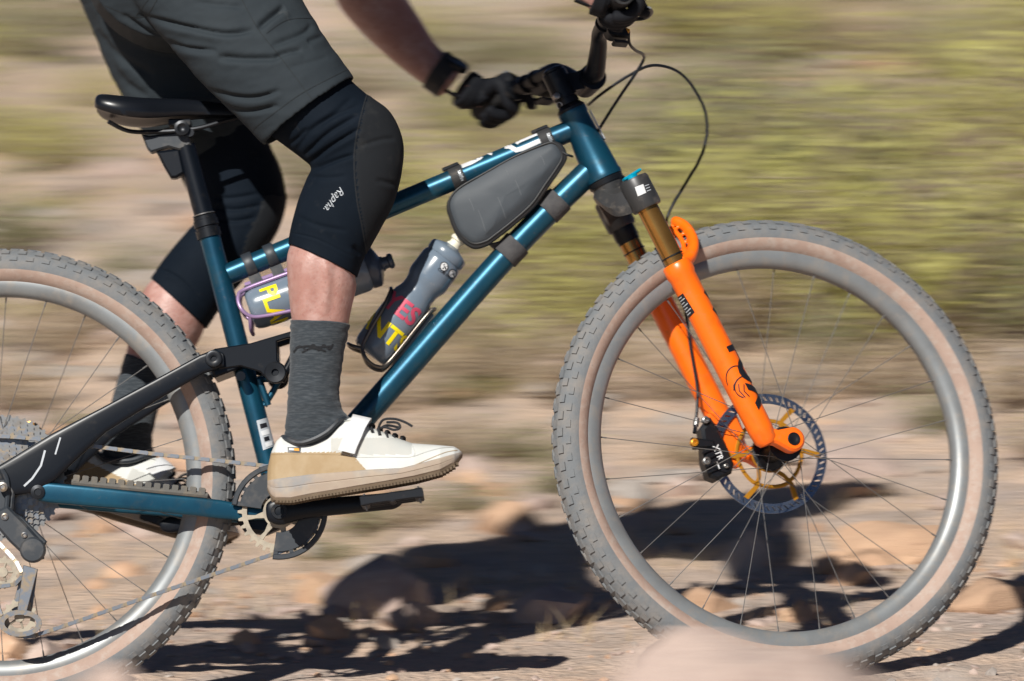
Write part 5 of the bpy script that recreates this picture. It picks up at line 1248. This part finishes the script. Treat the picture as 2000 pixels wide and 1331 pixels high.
for px, wd in ((894, .0115), (1068, .0115)):
    o, q = band(on_tt(px), axT, .0181, wd, .0018, 'bag_strap', RUB, bag, norm(upT - axT * .2))
    v2, f2 = text2d('tailfin', .01); v2 = v2 * (10, -10); a = 1.25; cx, sx = math.cos(a), math.sin(a); ox, oy = on_tt(px)[0] * 1190 + 1000 + 1, None
    py0 = w_px(on_tt(px)[None])[1][0]
    v2 = np.stack([px + 4 + v2[:, 0] * cx - v2[:, 1] * sx - 4, py0 - 14 + v2[:, 0] * sx + v2[:, 1] * cx], -1); decal('strap_print', tgt(q), v2, f2, SILV, o)
axD = norm(DT[2] - DT[1]); axD2 = norm(DT[3] - DT[2])
band(B(998, 489), norm(axD + axD2), .0217, .0165, .0022, 'down_tube_strap', FELT, bag); band(B(1081, 402), axD2, .0217, .0165, .0022, 'down_tube_strap', FELT, bag)
tb = MB(); tb.prism([B(x, y) for x, y in ((955, 478), (985, 470), (1000, 482), (978, 498))], Y * .012, .002); tb.prism([B(x, y) for x, y in ((1052, 392), (1070, 372), (1084, 396), (1072, 408))], Y * .012, .002); PB('strap_tab', tb, FELT, bag, stuff=False)
# ------------------------------------------------------------------ bottles and cages
def bottle(label, base, top, prof, ang0, flip, parts):
    t = thing('water_bottle', label, 'bottle', tuple(base)); ax = norm(top - base); Lb = np.linalg.norm(top - base)
    nearv = norm(-Y - ax * (-Y @ ax)); side = np.cross(ax, nearv); side = side if side @ V(1, 0, -1) > 0 else -side
    m = MB(); m.lathe(base, ax, [(h * Lb, r) for h, r in prof], 48); o = PB('bottle_body', m, parts[0], t, angle=45)
    c = MB(); c.lathe(base + ax * Lb * .872, ax, [(0, .030), (0, .0335), (.004, .0345), (.013, .0345), (.0165, .0325), (.021, .022), (.024, .0135), (.025, .0125)], 40); cap = PB('bottle_cap', c, parts[1], t, angle=40)
    n_ = MB(); n_.lathe(base + ax * (Lb * .872 + .024), ax, [(0, .0125), (.004, .0125), (.0045, .0105), (.011, .0100), (.013, .0128), (.018, .0130), (.021, .0105), (.021, .004)], 24); PB('bottle_nozzle', n_, parts[2], cap)
    R = .0362
    def fn(h0, a0):
        def g(x, y):
            a = a0 + x / R; return base + ax * (h0 + y) + (nearv * math.cos(a) + side * math.sin(a)) * (R + .0005)
        return g
    return t, o, m, fn, ax, nearv, side
PROF = [(0, .004), (.002, .028), (.02, .0335), (.05, .0352), (.08, .0360), (.44, .0360), (.50, .0345), (.54, .0310), (.56, .0302), (.60, .0302), (.63, .0318), (.665, .0352), (.69, .0360), (.83, .0360), (.85, .0352), (.875, .032), (.875, .004)]
b1, bo1, bm1, fn1, ax1, nv1, sd1 = bottle('smoky grey bottle with red and yellow letters in the down tube cage', B(722, 694), B(888, 478), PROF, 0, 1, (BOTTLE, BOTTLE, NOZZ))
bold = .028
for txt, col, h0, a0, sz in (('YES', REDPR, .078, -1.0, .043), ('PLANTS', YELPR, .031, -2.85, .043)):
    v2, f2 = text2d(txt, bold); v2 = v2 * sz; wrapped('bottle_lettering', v2, f2, fn1(h0, a0), col, bo1, .005)
ew = [stroke2d([[(x + 6 * math.cos(t) * r, y + 7.5 * math.sin(t) * r) for t in np.linspace(0, 6.283, 14)] for r in (.55,)], 7.5) for x, y in ((867, 521), (883, 535))]
for v2, f2 in ew: decal('bottle_emblem', tgt(bm1), v2, f2, WHITE, bo1)
for x, y in ((867, 521), (883, 535)):
    v2, f2 = stroke2d([[(x + 7.3 * math.cos(t), y + 8.6 * math.sin(t)) for t in np.linspace(0, 6.283, 20)]], 1.3); decal('bottle_emblem', tgt(bm1), v2, f2, BLACKPR, bo1, lift=.0011)
    v2, f2 = stroke2d([[(x + 1, y - 1), (x + 3, y + 5)]], 2.4); decal('bottle_emblem', tgt(bm1), v2, f2, BLACKPR, bo1, lift=.0013)
v2, f2 = text2d('CUB HOUSE', .01); v2 = v2 * (8.4, -8.4); a = math.atan2(23, 31); v2 = np.stack([854 + v2[:, 0] * math.cos(a) - v2[:, 1] * math.sin(a), 527 + v2[:, 0] * math.sin(a) + v2[:, 1] * math.cos(a)], -1)
decal('bottle_emblem', tgt(bm1), v2, f2, BLACKPR, bo1)
PROF2 = PROF
b2, bo2, bm2, fn2, ax2, nv2, sd2 = bottle('smoky bottle with yellow letters lying in the purple cage under the top tube', B(487, 607, .0), B(752, 514, .0), PROF, 0, 1, (BOTTLE, BOTDARK, BOTDARK))
for txt, col, h0, a0, sz in (('PLANTS', YELPR, .028, -.78, .040), ('YES', BLACKPR, .074, -.7, .040)):
    v2, f2 = text2d(txt, bold); v2 = v2 * sz; wrapped('bottle_lettering', v2, f2, fn2(h0, a0), col, bo2, .005)
def cage(base, ax, nearv, back, m, name, Lc=.125):
    """wire cage: loops along both sides joined at the foot, on a rail against the tube"""
    q = MB(); R = .0395; lat = norm(np.cross(ax, back)); lat = lat if lat @ Y < 0 else -lat; front = -back
    def P(h, a): return base + ax * h + (back * math.cos(a) + lat * math.sin(a)) * R
    for s_ in (1, -1):
        pts = [P(Lc, s_ * .35), P(Lc * .8, s_ * .45), P(.012, s_ * .55), P(-.006, s_ * .9), P(-.008, s_ * 1.5), P(.004, s_ * 1.95), P(.03, s_ * 2.15), P(.075, s_ * 2.35), P(.105, s_ * 2.65), P(.112, s_ * 3.05)]
        q.tube(catmull(np.array(pts), 7), .0034, 10)
    q.tube(catmull(np.array([P(.002, 1.9), P(-.004, 2.5), P(-.004, math.pi), P(-.004, -2.5), P(.002, -1.9)]), 5), .0034, 10)
    q.tube([P(Lc, .35), P(Lc + .004, 0), P(Lc, -.35)], .0034, 10)
    o = PB(name, q, m)
    r = MB(); r.box(base + ax * .065 + back * (R + .003), [ax, lat, back], (.055, .009, .003), .001); PB('cage_rail', r, m, o)
    return o
back1 = norm(V(1, 0, -1) - ax1 * (V(1, 0, -1) @ ax1)); c1 = cage(B(722, 694) - ax1 * .003, ax1, nv1, back1, BRONZE, 'bottle_cage')
for h in (.03, .10):
    m = MB(); pbt = B(722, 694) + ax1 * h + back1 * .040; m.tube([pbt, pbt + back1 * .02], .005, 10); PB('cage_bolt', m, BLKM, c1)
back2 = norm(V(0, 0, 1) - ax2 * ax2[2]); c2 = cage(B(487, 607) - ax2 * .003, ax2, nv2, back2, PURPLE, 'bottle_cage')
for px in (488, 530):
    o, q = band(on_tt(px), axT, .0181, .0085, .0028, 'cage_clamp', DGREY, bike)
    m = MB(); cpos = on_tt(px) - upT * .026; m.box(cpos, [axT, Y, upT], (.010, .011, .010), .002); PB('clamp_block', m, DGREY, o)
m = MB(); m.box(on_tt(512) - upT * .032, [axT, Y, upT], (.045, .008, .003), .001); PB('clamp_rail', m, DGREY, bike)
